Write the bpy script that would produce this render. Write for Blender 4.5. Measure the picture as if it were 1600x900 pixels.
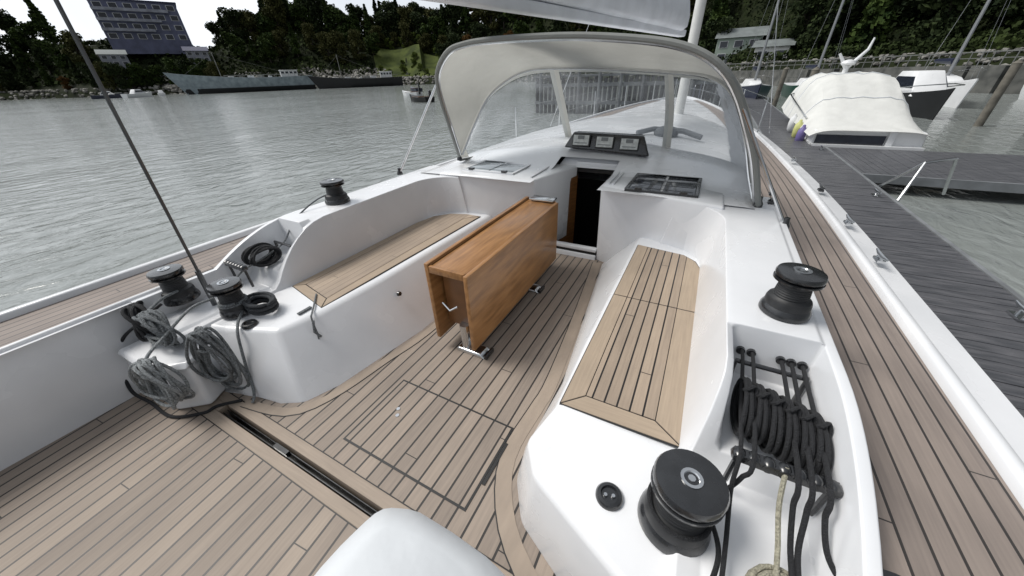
import bpy, bmesh, math, random
from mathutils import Vector, Matrix
random.seed(7)
R = math.radians
for o in list(bpy.data.objects): bpy.data.objects.remove(o)
scn = bpy.context.scene
COL = scn.collection

# ------------------------------------------------------------------ camera
cd = bpy.data.cameras.new('camera'); cam = bpy.data.objects.new('camera', cd); COL.objects.link(cam)
M3 = Matrix(((0.8856510, -0.2233381, 0.4071147), (0.4632862, 0.4843447, -0.7421429), (-0.0314351, 0.8458902, 0.5324298)))
mw = M3.to_4x4(); mw.translation = Vector((0, 0, 1.8)); cam.matrix_world = mw
cd.sensor_width = 36; cd.lens = 528.63 / 1600 * 36; cd.clip_start = .05; cd.clip_end = 6000
scn.camera = cam
# ------------------------------------------------------------------ sky and sun
SUN_AZ, SUN_EL = R(-104), R(54)          # azimuth from +Y towards +X
w = bpy.data.worlds.new('World'); scn.world = w; w.use_nodes = True
nt = w.node_tree; bg = nt.nodes['Background']
sky = nt.nodes.new('ShaderNodeTexSky'); sky.sky_type = 'NISHITA'; sky.sun_disc = False
sky.sun_elevation = SUN_EL; sky.sun_rotation = SUN_AZ; sky.dust_density = 3; sky.air_density = 1.5
hs = nt.nodes.new('ShaderNodeHueSaturation'); hs.inputs['Saturation'].default_value = .35
tc = nt.nodes.new('ShaderNodeTexCoord'); nz = nt.nodes.new('ShaderNodeTexNoise'); nz.inputs['Scale'].default_value = 2.2; nz.inputs['Detail'].default_value = 6
rp = nt.nodes.new('ShaderNodeValToRGB'); rp.color_ramp.elements[0].color = (7.0, 7.6, 8.5, 1); rp.color_ramp.elements[1].color = (10.9, 11.3, 11.8, 1)
rp.color_ramp.elements[0].position = .35; rp.color_ramp.elements[1].position = .65
mx = nt.nodes.new('ShaderNodeMix'); mx.data_type = 'RGBA'; mx.inputs['Factor'].default_value = .85
nt.links.new(sky.outputs[0], hs.inputs['Color']); nt.links.new(hs.outputs[0], mx.inputs[6])
nt.links.new(tc.outputs['Generated'], nz.inputs['Vector']); nt.links.new(nz.outputs[0], rp.inputs[0]); nt.links.new(rp.outputs[0], mx.inputs[7])
sx = nt.nodes.new('ShaderNodeSeparateXYZ'); nt.links.new(tc.outputs['Generated'], sx.inputs[0])
mr0 = nt.nodes.new('ShaderNodeMapRange'); mr0.inputs[1].default_value = -.9; mr0.inputs[2].default_value = .7; mr0.inputs[3].default_value = 2.3; mr0.inputs[4].default_value = .6
nt.links.new(sx.outputs[0], mr0.inputs[0]); vm = nt.nodes.new('ShaderNodeVectorMath'); vm.operation = 'SCALE'
nt.links.new(mx.outputs[2], vm.inputs[0]); nt.links.new(mr0.outputs[0], vm.inputs['Scale']); nt.links.new(vm.outputs[0], bg.inputs['Color']); bg.inputs['Strength'].default_value = .048
sl = bpy.data.lights.new('sun', 'SUN'); sl.energy = 2.9; sl.angle = R(24); sl.color = (1, .96, .9)
so = bpy.data.objects.new('sun', sl); COL.objects.link(so)
sd = Vector((math.sin(SUN_AZ) * math.cos(SUN_EL), math.cos(SUN_AZ) * math.cos(SUN_EL), math.sin(SUN_EL)))
so.rotation_euler = sd.to_track_quat('Z', 'Y').to_euler()
scn.view_settings.view_transform = 'Standard'; scn.view_settings.look = 'None'
scn.view_settings.exposure = 0.02; scn.view_settings.gamma = 1
try: scn.cycles.max_bounces = 8; scn.cycles.transparent_max_bounces = 16
except Exception: pass

# ------------------------------------------------------------------ materials
def nmat(name, col, rough=.5, metal=0, var=.0, vscale=8, bump=0, bscale=60, coat=0, stretch=None, col2=None, spec=.5):
    m = bpy.data.materials.new(name); m.use_nodes = True; n = m.node_tree; b = n.nodes['Principled BSDF']
    b.inputs['Base Color'].default_value = (*col, 1); b.inputs['Roughness'].default_value = rough; b.inputs['Metallic'].default_value = metal
    b.inputs['Specular IOR Level'].default_value = spec
    if coat: b.inputs['Coat Weight'].default_value = coat; b.inputs['Coat Roughness'].default_value = .15
    t = n.nodes.new('ShaderNodeTexCoord'); mp = n.nodes.new('ShaderNodeMapping'); n.links.new(t.outputs['Object'], mp.inputs[0])
    if stretch: mp.inputs['Scale'].default_value = stretch
    if var or col2:
        z = n.nodes.new('ShaderNodeTexNoise'); z.inputs['Scale'].default_value = vscale; z.inputs['Detail'].default_value = 5
        r = n.nodes.new('ShaderNodeValToRGB'); r.color_ramp.elements[0].position = .33; r.color_ramp.elements[1].position = .68
        c2 = col2 if col2 else tuple(min(1, c * (1 + var)) for c in col); c1 = col if col2 else tuple(c * (1 - var) for c in col)
        r.color_ramp.elements[0].color = (*c1, 1); r.color_ramp.elements[1].color = (*c2, 1)
        n.links.new(mp.outputs[0], z.inputs['Vector']); n.links.new(z.outputs[0], r.inputs[0]); n.links.new(r.outputs[0], b.inputs['Base Color'])
        mr = n.nodes.new('ShaderNodeMapRange'); mr.inputs[3].default_value = max(.02, rough * .75); mr.inputs[4].default_value = min(1, rough * 1.3)
        n.links.new(z.outputs[0], mr.inputs[0]); n.links.new(mr.outputs[0], b.inputs['Roughness'])
    if bump:
        z2 = n.nodes.new('ShaderNodeTexNoise'); z2.inputs['Scale'].default_value = bscale; z2.inputs['Detail'].default_value = 4
        bp = n.nodes.new('ShaderNodeBump'); bp.inputs['Strength'].default_value = bump; bp.inputs['Distance'].default_value = .02
        n.links.new(mp.outputs[0], z2.inputs['Vector']); n.links.new(z2.outputs[0], bp.inputs['Height']); n.links.new(bp.outputs[0], b.inputs['Normal'])
    return m

def teak(name, pitch, cw=.07, col=(.33, .265, .21), caulk=(.018, .017, .017), off=0.):
    """planks run along UV.y, pitch in metres across UV.x; pitch 0 means plain board"""
    m = bpy.data.materials.new(name); m.use_nodes = True; n = m.node_tree; L = n.links; b = n.nodes['Principled BSDF']
    uv = n.nodes.new('ShaderNodeUVMap'); uv.uv_map = 'UVMap'; sp = n.nodes.new('ShaderNodeSeparateXYZ'); L.new(uv.outputs[0], sp.inputs[0])
    def mth(op, a, bb=None, c=None):
        q = n.nodes.new('ShaderNodeMath'); q.operation = op
        for i, v in enumerate((a, bb, c)):
            if v is None: continue
            if isinstance(v, (int, float)): q.inputs[i].default_value = v
            else: L.new(v, q.inputs[i])
        return q.outputs[0]
    s = mth('ADD', mth('DIVIDE', sp.outputs[0], pitch if pitch else 10.), 50.5 + off)
    fl = mth('FLOOR', s); fr = mth('FRACT', s)
    # board colour: per plank random plus long grain
    wn = n.nodes.new('ShaderNodeTexWhiteNoise'); wn.noise_dimensions = '1D'; L.new(fl, wn.inputs['W'])
    mp = n.nodes.new('ShaderNodeMapping'); mp.inputs['Scale'].default_value = (90, 4, 1); L.new(uv.outputs[0], mp.inputs[0])
    cb = n.nodes.new('ShaderNodeCombineXYZ'); L.new(mth('MULTIPLY', fl, 3.7), cb.inputs[2])
    va = n.nodes.new('ShaderNodeVectorMath'); va.operation = 'ADD'; L.new(mp.outputs[0], va.inputs[0]); L.new(cb.outputs[0], va.inputs[1])
    g = n.nodes.new('ShaderNodeTexNoise'); g.inputs['Scale'].default_value = 1; g.inputs['Detail'].default_value = 6; L.new(va.outputs[0], g.inputs['Vector'])
    st = n.nodes.new('ShaderNodeTexNoise'); st.inputs['Scale'].default_value = 3.2; st.inputs['Detail'].default_value = 5; L.new(uv.outputs[0], st.inputs['Vector'])
    dp = n.nodes.new('ShaderNodeTexNoise'); dp.inputs['Scale'].default_value = 1.1; dp.inputs['Detail'].default_value = 7; dp.inputs['Roughness'].default_value = .65; L.new(uv.outputs[0], dp.inputs['Vector'])
    v = mth('ADD', mth('MULTIPLY', wn.outputs[0], .28), mth('ADD', mth('MULTIPLY', g.outputs[0], .45), mth('ADD', mth('MULTIPLY', st.outputs[0], .25), mth('MULTIPLY', dp.outputs[0], .34))))
    r = n.nodes.new('ShaderNodeValToRGB'); L.new(v, r.inputs[0])
    r.color_ramp.elements[0].position = .3; r.color_ramp.elements[1].position = 1.0
    r.color_ramp.elements[0].color = (col[0] * .6, col[1] * .6, col[2] * .62, 1); r.color_ramp.elements[1].color = (min(1, col[0] * 1.35), col[1] * 1.33, col[2] * 1.3, 1)
    L.new(r.outputs[0], b.inputs['Base Color']); b.inputs['Roughness'].default_value = .62; b.inputs['Specular IOR Level'].default_value = .35
    h = g.outputs[0]
    if pitch:
        mask = mth('GREATER_THAN', mth('ABSOLUTE', mth('SUBTRACT', fr, .5)), .5 - cw)
        bj = mth('FRACT', mth('ADD', mth('DIVIDE', sp.outputs[1], 3.4), mth('MULTIPLY', fl, .381)))
        mask = mth('MAXIMUM', mask, mth('LESS_THAN', bj, .0015))
        mix = n.nodes.new('ShaderNodeMix'); mix.data_type = 'RGBA'; L.new(mask, mix.inputs[0]); L.new(r.outputs[0], mix.inputs[6]); mix.inputs[7].default_value = (*caulk, 1)
        L.new(mix.outputs[2], b.inputs['Base Color'])
        h = mth('SUBTRACT', mth('MULTIPLY', g.outputs[0], .3), mask)
        L.new(mth('SUBTRACT', .64, mth('MULTIPLY', mask, .2)), b.inputs['Roughness'])
    bp = n.nodes.new('ShaderNodeBump'); bp.inputs['Strength'].default_value = .35; bp.inputs['Distance'].default_value = .003
    L.new(h, bp.inputs['Height']); L.new(bp.outputs[0], b.inputs['Normal'])
    return m

WHITE = nmat('white_gelcoat', (.68, .695, .72), .26, vscale=1.7, col2=(.79, .80, .82), coat=.3, bump=.035, bscale=330)
WHITE2 = nmat('ivory_gelcoat', (.70, .70, .67), .5, var=.05, vscale=4, bump=.06, bscale=260)
TEAK = teak('weathered_teak_planks', .087, .066, (.285, .238, .198), (.035, .032, .03))
TEAKD = teak('weathered_teak_side_planks', .07, .06, (.245, .208, .185), (.04, .036, .034))
TEAKS = teak('seat_teak_planks', .06, .075, (.33, .265, .205))
BOARD = teak('plain_teak_board', 0, 0, (.29, .24, .195))
BOARDS = teak('plain_seat_teak_board', 0, 0, (.335, .27, .205))
CAULK = nmat('black_caulk', (.015, .015, .015), .5)
VARN = nmat('varnished_wood', (.23, .108, .036), .38, var=.3, vscale=2.6, stretch=(14, 1.5, 10), col2=(.38, .19, .07), coat=.2)
VARND = nmat('varnished_wood_edge', (.17, .075, .025), .35, var=.2, vscale=6, coat=.3)
BLACK = nmat('black_anodised_metal', (.012, .013, .015), .26, metal=.0, var=.3, vscale=20, coat=.5, spec=.6)
BLACKR = nmat('black_ribbed_grip', (.02, .021, .023), .5, var=.2, vscale=30)
STEEL = nmat('polished_steel', (.62, .63, .64), .18, metal=1, var=.08, vscale=12)
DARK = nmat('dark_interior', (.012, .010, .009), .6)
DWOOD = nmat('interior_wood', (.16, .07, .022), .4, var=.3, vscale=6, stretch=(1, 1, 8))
DGLASS = nmat('dark_tinted_acrylic', (.02, .024, .035), .12, var=.2, vscale=5, coat=.5)
ROPEB = nmat('black_rope', (.02, .021, .024), .85, bump=.8, bscale=220, var=.35, vscale=150)
ROPEG = nmat('grey_rope', (.18, .195, .205), .85, bump=.8, bscale=220, var=.5, vscale=110)
ROPEN = nmat('beige_rope', (.42, .40, .31), .85, bump=.8, bscale=220, var=.3, vscale=120)
SAIL = nmat('boom_cover_cloth', (.76, .78, .82), .8, var=.08, vscale=3, bump=.3, bscale=7)
VINYLW = nmat('white_cover_vinyl', (.62, .645, .67), .5, var=.05, vscale=3, bump=.35, bscale=5)
LCD = nmat('grey_lcd_screen', (.50, .52, .50), .12, var=.22, vscale=26, coat=.4)
PAINTW = nmat('white_painted_hull', (.72, .73, .74), .3, var=.05, vscale=2)
NAVY = nmat('navy_paint', (.02, .025, .05), .3)

def fabric(name, col, tr=.4):
    m = bpy.data.materials.new(name); m.use_nodes = True; n = m.node_tree; n.nodes.remove(n.nodes['Principled BSDF'])
    o = n.nodes['Material Output']; d = n.nodes.new('ShaderNodeBsdfDiffuse'); t = n.nodes.new('ShaderNodeBsdfTranslucent'); x = n.nodes.new('ShaderNodeMixShader')
    tcn = n.nodes.new('ShaderNodeTexCoord'); z = n.nodes.new('ShaderNodeTexNoise'); z.inputs['Scale'].default_value = 2.5; z.inputs['Detail'].default_value = 5
    r = n.nodes.new('ShaderNodeValToRGB'); r.color_ramp.elements[0].color = (*[c * .85 for c in col], 1); r.color_ramp.elements[1].color = (*[c * 1.12 for c in col], 1)
    n.links.new(tcn.outputs['Object'], z.inputs['Vector']); n.links.new(z.outputs[0], r.inputs[0])
    z2 = n.nodes.new('ShaderNodeTexNoise'); z2.inputs['Scale'].default_value = 6; bp = n.nodes.new('ShaderNodeBump'); bp.inputs['Strength'].default_value = .35; bp.inputs['Distance'].default_value = .03
    n.links.new(tcn.outputs['Object'], z2.inputs['Vector']); n.links.new(z2.outputs[0], bp.inputs['Height'])
    for q in (d, t): n.links.new(r.outputs[0], q.inputs[0]); n.links.new(bp.outputs[0], q.inputs['Normal'])
    x.inputs[0].default_value = tr; n.links.new(d.outputs[0], x.inputs[1]); n.links.new(t.outputs[0], x.inputs[2]); n.links.new(x.outputs[0], o.inputs[0])
    return m
CANVAS = fabric('grey_hood_canvas', (.47, .47, .44), .45)
TRIM = fabric('dark_grey_canvas_trim', (.28, .29, .28), .15)

def vinyl():
    m = bpy.data.materials.new('clear_vinyl'); m.use_nodes = True; n = m.node_tree; n.nodes.remove(n.nodes['Principled BSDF']); o = n.nodes['Material Output']
    t = n.nodes.new('ShaderNodeBsdfTransparent'); t.inputs[0].default_value = (.93, .95, .96, 1)
    g = n.nodes.new('ShaderNodeBsdfGlossy'); g.inputs['Roughness'].default_value = .07
    d = n.nodes.new('ShaderNodeBsdfDiffuse'); d.inputs[0].default_value = (.75, .78, .82, 1); tl = n.nodes.new('ShaderNodeBsdfTranslucent'); tl.inputs[0].default_value = (.8, .84, .88, 1)
    tcn = n.nodes.new('ShaderNodeTexCoord'); z = n.nodes.new('ShaderNodeTexNoise'); z.inputs['Scale'].default_value = 5; z.inputs['Detail'].default_value = 2; z.inputs['Distortion'].default_value = 1
    bp = n.nodes.new('ShaderNodeBump'); bp.inputs['Strength'].default_value = .2; bp.inputs['Distance'].default_value = .015
    n.links.new(tcn.outputs['Object'], z.inputs['Vector']); n.links.new(z.outputs[0], bp.inputs['Height']); n.links.new(bp.outputs[0], g.inputs['Normal'])
    fr = n.nodes.new('ShaderNodeFresnel'); fr.inputs[0].default_value = 1.14; n.links.new(bp.outputs[0], fr.inputs['Normal'])
    a = n.nodes.new('ShaderNodeMixShader'); n.links.new(fr.outputs[0], a.inputs[0]); n.links.new(t.outputs[0], a.inputs[1]); n.links.new(g.outputs[0], a.inputs[2])
    dd = n.nodes.new('ShaderNodeMixShader'); dd.inputs[0].default_value = .5; n.links.new(d.outputs[0], dd.inputs[1]); n.links.new(tl.outputs[0], dd.inputs[2])
    z2 = n.nodes.new('ShaderNodeTexNoise'); z2.inputs['Scale'].default_value = 2.4; z2.inputs['Detail'].default_value = 6
    mr = n.nodes.new('ShaderNodeMapRange'); mr.inputs[1].default_value = .35; mr.inputs[2].default_value = .7; mr.inputs[3].default_value = .08; mr.inputs[4].default_value = .28  # milky clouding of the vinyl, also stands in for cloudy reflections
    n.links.new(tcn.outputs['Object'], z2.inputs['Vector']); n.links.new(z2.outputs[0], mr.inputs[0])
    b = n.nodes.new('ShaderNodeMixShader'); n.links.new(mr.outputs[0], b.inputs[0]); n.links.new(a.outputs[0], b.inputs[1]); n.links.new(dd.outputs[0], b.inputs[2])
    n.links.new(b.outputs[0], o.inputs[0]); return m
VINYL = vinyl()

# ------------------------------------------------------------------ mesh helpers
def tag(o, label=None, cat=None, group=None, kind=None):
    if label: o['label'] = label
    if cat: o['category'] = cat
    if group: o['group'] = group
    if kind: o['kind'] = kind
    return o
def empty(name, loc, label, cat, group=None, rz=0):
    o = bpy.data.objects.new(name, None); COL.objects.link(o); o.location = loc; o.rotation_euler.z = rz; o.empty_display_size = .1
    return tag(o, label, cat, group)
class MB:
    def __init__(s): s.bm = bmesh.new(); s.uv = s.bm.loops.layers.uv.new('UVMap')
    def face(s, vs):
        try: return s.bm.faces.new(vs)
        except ValueError: return None
    def loft(s, rings, closed=True, caps=True, loop=False):
        V = [[s.bm.verts.new(p) for p in r] for r in rings]; n = len(V[0]); m = len(V)
        for i in range(m if loop else m - 1):
            a, b = V[i], V[(i + 1) % m]
            for j in range(n if closed else n - 1): s.face((a[j], a[(j + 1) % n], b[(j + 1) % n], b[j]))
        if caps and closed and not loop: s.face(V[0][::-1]); s.face(V[-1])
        return V
    def prism(s, top, bot): return s.loft([bot, top])
    def box(s, x0, x1, y0, y1, z0, z1):
        return s.prism([(x0, y0, z1), (x1, y0, z1), (x1, y1, z1), (x0, y1, z1)], [(x0, y0, z0), (x1, y0, z0), (x1, y1, z0), (x0, y1, z0)])
    def obox(s, c, ax, ay, az):      # oriented box, half-vectors
        c = Vector(c); ax, ay, az = map(Vector, (ax, ay, az))
        q = [(-1, -1), (1, -1), (1, 1), (-1, 1)]
        return s.prism([c + ax * a + ay * b + az for a, b in q], [c + ax * a + ay * b - az for a, b in q])
    def poly(s, pts): return s.face([s.bm.verts.new(p) for p in pts])
    def lathe(s, prof, c=(0, 0, 0), n=28, mat=None):
        c = Vector(c); rings = []
        for r, z in prof:
            ring = [Vector((r * math.cos(2 * math.pi * k / n), r * math.sin(2 * math.pi * k / n), z)) for k in range(n)]
            rings.append([c + (mat @ p if mat else p) for p in ring])
        return s.loft(rings)
    def tube(s, pts, r, n=8, loop=False, rr=None):
        P = [Vector(p) for p in pts]; m = len(P); rings = []
        T = []
        for i in range(m):
            a = P[(i - 1) % m] if (loop or i > 0) else P[i]; b = P[(i + 1) % m] if (loop or i < m - 1) else P[i]
            T.append((b - a).normalized() if (b - a).length > 1e-9 else Vector((0, 0, 1)))
        N = T[0].orthogonal().normalized()
        for i in range(m):
            N = (N - T[i] * N.dot(T[i])).normalized(); B = T[i].cross(N); q = rr[i] if rr else r
            rings.append([P[i] + (N * math.cos(2 * math.pi * k / n) + B * math.sin(2 * math.pi * k / n)) * q for k in range(n)])
        return s.loft(rings, loop=loop)
    def bevel(s, w, seg=3, ang=28):
        bmesh.ops.remove_doubles(s.bm, verts=s.bm.verts, dist=1e-5); bmesh.ops.recalc_face_normals(s.bm, faces=s.bm.faces)
        ed = [e for e in s.bm.edges if len(e.link_faces) == 2 and e.calc_face_angle(0) > R(ang)]
        if ed: bmesh.ops.bevel(s.bm, geom=ed, offset=w, segments=seg, profile=.5, affect='EDGES', clamp_overlap=True)
        return s
    def build(s, name, mat, parent=None, bevel=0, seg=3, smooth=True, sang=38, uvf=None, recalc=True, loc=None):
        if bevel: s.bevel(bevel, seg)
        if recalc: bmesh.ops.recalc_face_normals(s.bm, faces=s.bm.faces)
        if uvf is None: uvf = lambda p: (p.x, p.y)
        for f in s.bm.faces:
            for l in f.loops: l[s.uv].uv = uvf(l.vert.co)
        if loc is not None:
            bmesh.ops.translate(s.bm, verts=s.bm.verts, vec=-Vector(loc))
        me = bpy.data.meshes.new(name); s.bm.to_mesh(me); s.bm.free()
        mats = mat if isinstance(mat, (list, tuple)) else [mat]
        for q in mats: me.materials.append(q)
        if smooth:
            me.shade_smooth(); me.set_sharp_from_angle(angle=R(sang))
        o = bpy.data.objects.new(name, me); COL.objects.link(o)
        if loc is not None: o.location = loc
        if parent is not None:
            o.parent = parent
            if loc is None: o.matrix_parent_inverse = Matrix.Translation(-world_loc(parent))
        return o
def world_loc(o):
    if o.parent is None: return Vector(o.location)
    return Vector(o.location) + (o.matrix_parent_inverse.translation if o.parent else Vector()) + world_loc(o.parent)
def catmull(P, n):
    P = [Vector(p) for p in P]; m = len(P) - 1; out = []
    L = [0]
    for i in range(m): L.append(L[-1] + (P[i + 1] - P[i]).length)
    for k in range(n):
        d = L[-1] * k / (n - 1); i = 0
        while i < m - 1 and L[i + 1] < d: i += 1
        t = (d - L[i]) / max(1e-9, L[i + 1] - L[i])
        p0, p1, p2, p3 = P[max(0, i - 1)], P[i], P[i + 1], P[min(m, i + 2)]
        out.append(.5 * ((2 * p1) + (p2 - p0) * t + (2 * p0 - 5 * p1 + 4 * p2 - p3) * t * t + (3 * p1 - p0 - 3 * p2 + p3) * t ** 3))
    return out
def lerp(a, b, t): return a + (b - a) * t
def sm(a, b, x):
    t = max(0, min(1, (x - a) / (b - a))); return t * t * (3 - 2 * t)

# ================================================================== SETTING
WZ = -.75
def water():
    m = bpy.data.materials.new('harbour_water'); m.use_nodes = True; n = m.node_tree; b = n.nodes['Principled BSDF']
    b.inputs['Base Color'].default_value = (.23, .25, .243, 1); b.inputs['Roughness'].default_value = .12; b.inputs['IOR'].default_value = 1.33
    t = n.nodes.new('ShaderNodeTexCoord'); mp = n.nodes.new('ShaderNodeMapping'); mp.inputs['Rotation'].default_value = (0, 0, R(35)); mp.inputs['Scale'].default_value = (1, .55, 1)
    n.links.new(t.outputs['Object'], mp.inputs[0])
    z1 = n.nodes.new('ShaderNodeTexNoise'); z1.inputs['Scale'].default_value = 2.6; z1.inputs['Detail'].default_value = 5; z1.inputs['Distortion'].default_value = .6
    z2 = n.nodes.new('ShaderNodeTexNoise'); z2.inputs['Scale'].default_value = .25; z2.inputs['Detail'].default_value = 3
    ad = n.nodes.new('ShaderNodeMath'); ad.operation = 'MULTIPLY_ADD'; ad.inputs[1].default_value = 1.6
    n.links.new(mp.outputs[0], z1.inputs['Vector']); n.links.new(mp.outputs[0], z2.inputs['Vector'])
    n.links.new(z2.outputs[0], ad.inputs[0]); n.links.new(z1.outputs[0], ad.inputs[2])
    bp = n.nodes.new('ShaderNodeBump'); bp.inputs['Strength'].default_value = .4; bp.inputs['Distance'].default_value = .14
    z3 = n.nodes.new('ShaderNodeTexNoise'); z3.inputs['Scale'].default_value = .06; z3.inputs['Detail'].default_value = 3; n.links.new(mp.outputs[0], z3.inputs['Vector'])
    m3 = n.nodes.new('ShaderNodeMapRange'); m3.inputs[1].default_value = .35; m3.inputs[2].default_value = .65; m3.inputs[3].default_value = .35; m3.inputs[4].default_value = .8
    n.links.new(z3.outputs[0], m3.inputs[0]); n.links.new(m3.outputs[0], bp.inputs['Strength'])
    n.links.new(ad.outputs[0], bp.inputs['Height']); n.links.new(bp.outputs[0], b.inputs['Normal'])
    return m
mb = MB(); mb.poly([(-2500, -2500, WZ), (2500, -2500, WZ), (2500, 2500, WZ), (-2500, 2500, WZ)])
tag(mb.build('water', water(), smooth=False), kind='structure')

def pol(az, d, z=0.): return Vector((math.sin(R(az)) * d, math.cos(R(az)) * d, z))
def interp(tab, x):
    if x <= tab[0][0]: return tab[0][1]
    for (a, va), (b, vb) in zip(tab, tab[1:]):
        if x <= b: return lerp(va, vb, sm(a, b, x))
    return tab[-1][1]
SHORE = [(-130, 420), (-80, 300), (-72, 235), (-60, 215), (-45, 205), (-32, 175), (-18, 140), (-5, 100), (4, 78), (12, 66), (25, 56), (60, 70)]
HILL = [(-130, 16), (-76, 18), (-70, 22), (-63, 17), (-55, 23), (-46, 19), (-38, 18), (-28, 26), (-18, 34), (-4, 34), (3, 26), (10, 32), (60, 32)]
def terrain_h(az, e):     # e metres inland of the shoreline
    H = interp(HILL, az)
    return WZ - 1.2 + 4.2 * sm(-1, 7, e) + (H) * (sm(7, 62, e) if az < -40 else sm(12, 75, e)) + 1.2 * math.sin(az * .9) * sm(5, 40, e)
rows = []
for e in (-4, -1, 1, 3, 5, 7, 10, 16, 24, 35, 50, 70, 95, 140, 220, 400):
    row = []
    for k in range(0, 191):
        az = -130 + k; sh = interp(SHORE, az)
        h = terrain_h(az, e) if e > -3.5 else -6
        row.append(pol(az, sh + e, h + (random.uniform(-.25, .25) if e > 3 else 0)))
    rows.append(row)
mb = MB(); mb.loft(rows, closed=False, caps=False)
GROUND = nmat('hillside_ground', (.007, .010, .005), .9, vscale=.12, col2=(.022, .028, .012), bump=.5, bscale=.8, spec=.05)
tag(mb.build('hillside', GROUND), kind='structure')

# rocks of the shore embankment: nobody could count them
mb = MB(); rnd = random.Random(3)
ico = bmesh.new(); bmesh.ops.create_icosphere(ico, subdivisions=1, radius=1); IV = [v.co.copy() for v in ico.verts]; IF = [[v.index for v in f.verts] for f in ico.faces]; ico.free()
def rock(mb, c, r, rnd, sq=.7):
    rot = Matrix.Rotation(rnd.uniform(0, 6.3), 3, 'Z') @ Matrix.Rotation(rnd.uniform(-.6, .6), 3, 'X')
    sx, sy, sz = rnd.uniform(.8, 1.3) * r, rnd.uniform(.7, 1.1) * r, sq * r
    vs = [mb.bm.verts.new(c + rot @ Vector((v.x * sx * rnd.uniform(.8, 1.15), v.y * sy * rnd.uniform(.8, 1.15), v.z * sz))) for v in IV]
    for f in IF: mb.face([vs[i] for i in f])
for k in range(4200):
    az = rnd.uniform(-92, 30) if k % 2 else rnd.uniform(-69, -42); e = rnd.uniform(-.5, 8.5) if k % 2 else rnd.uniform(0, 24) ; sh = interp(SHORE, az)
    rock(mb, pol(az, sh + e, terrain_h(az, e) + .1), rnd.uniform(.35, 1.05) * (1.15 if az < -30 else max(.35, sh / 230)), rnd)
ROCK = nmat('pale_rock', (.05, .05, .046), .95, vscale=.3, col2=(.34, .33, .305), bump=.4, bscale=2, spec=.1)
tag(mb.build('shore_rocks', ROCK, smooth=False), 'pale boulders heaped along the far waterline below the trees', 'rocks', kind='stuff')

# ------------------------------------------------------------------ trees
def leafmat(name, c1, c2):
    m = nmat(name, c1, .85, vscale=.45, col2=c2, spec=.08); return m
LEAF = [leafmat('dark_foliage', (.010, .017, .008), (.042, .058, .022)), leafmat('olive_foliage', (.030, .036, .012), (.085, .085, .030)),
        leafmat('green_foliage', (.014, .028, .009), (.060, .088, .022)), leafmat('rust_foliage', (.05, .03, .012), (.14, .075, .022)),
        leafmat('bright_foliage', (.05, .075, .015), (.15, .19, .045))]
BARK = nmat('bark', (.05, .04, .032), .9, var=.3, vscale=3)
def leafcloud(mb, lobes, n, size, rnd):
    for k in range(n):
        c, r = rnd.choice(lobes)
        d = Vector((rnd.gauss(0, 1), rnd.gauss(0, 1), rnd.gauss(0, 1))).normalized() * (rnd.random() ** .45)
        p = Vector(c) + Vector((d.x * r[0], d.y * r[1], d.z * r[2]))
        s = size * rnd.uniform(.5, 1.3); u = Vector((rnd.gauss(0, 1), rnd.gauss(0, 1), rnd.gauss(0, 1))).normalized(); v = u.orthogonal().normalized() * s; u = u.cross(v).normalized() * s * .7
        mb.poly([p - u, p + v, p + u, p - v])
def tree_proto(kind, H, seed, mat, nleaf=2400):
    rnd = random.Random(seed)
    tr = MB(); lobes = []
    if kind == 'conifer':
        tr.tube([(0, 0, -1), (0, 0, H * .5), (.1, 0, H * .97)], .2, 6, rr=[.3, .2, .04])
        for i in range(14):
            t = i / 13; z = H * (.14 + .82 * t); rr = H * .21 * (1 - t) + .25
            for q in range(4):
                a = rnd.uniform(0, 6.3); lobes.append(((math.cos(a) * rr * .55, math.sin(a) * rr * .55, z), (rr * .55, rr * .55, H * .035)))
    else:
        tr.tube([(0, 0, -1), (.1, 0, H * .25), (.2, .1, H * .6)], .3, 7, rr=[.38, .3, .14])
        for i in range(17):
            a = rnd.uniform(0, 6.3); rad = H * rnd.uniform(.05, .3); z = H * rnd.uniform(.14, .92) - rad * .25
            c = (math.cos(a) * rad, math.sin(a) * rad, z); s = H * rnd.uniform(.12, .21)
            lobes.append((c, (s, s, s * .8))); tr.tube([(0.1, 0, H * .3), (c[0] * .6, c[1] * .6, z * .85), c], .1, 5, rr=[.14, .09, .03])
    cr = MB(); leafcloud(cr, lobes, nleaf, H * .034, rnd)
    return tr, cr
KIND = [('broad', 13, 0, 'dark dense round-crowned tree'), ('broad', 12, 1, 'olive loose-crowned tree'), ('conifer', 16, 0, 'tall dark conifer'),
        ('broad', 14, 2, 'green spreading tree'), ('conifer', 14, 2, 'green pointed conifer'), ('broad', 9, 3, 'rust-brown autumn tree'), ('broad', 6, 4, 'low light-green leafy tree')]
PROTO = []
for i, (k, H, li, lab) in enumerate(KIND):
    tr, cr = tree_proto(k, H, 20 + i, LEAF[li], 4200 if k == 'broad' else 3000)
    a = tr.build('trunk', BARK, loc=(0, 0, 0)); b = cr.build('crown', LEAF[li], smooth=False, recalc=False, loc=(0, 0, 0))
    PROTO.append((a.data, b.data, lab, a, b))
WHERE = [(-74, 'at the far left end of the shore'), (-64, 'on the left shore beside the pale apartment block'), (-52, 'on the hill behind the moored grey barge'), (-42, 'on the hill behind the black barge'),
         (-28, 'on the far shore left of the sprayhood'), (-10, 'on the far shore seen beyond the sprayhood'), (6, 'on the hill above the marina by the pale house'), (40, 'on the steep hill behind the white motorboat')]
def where(az):
    for a, t in WHERE:
        if az < a: return t
    return WHERE[-1][1]
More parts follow.
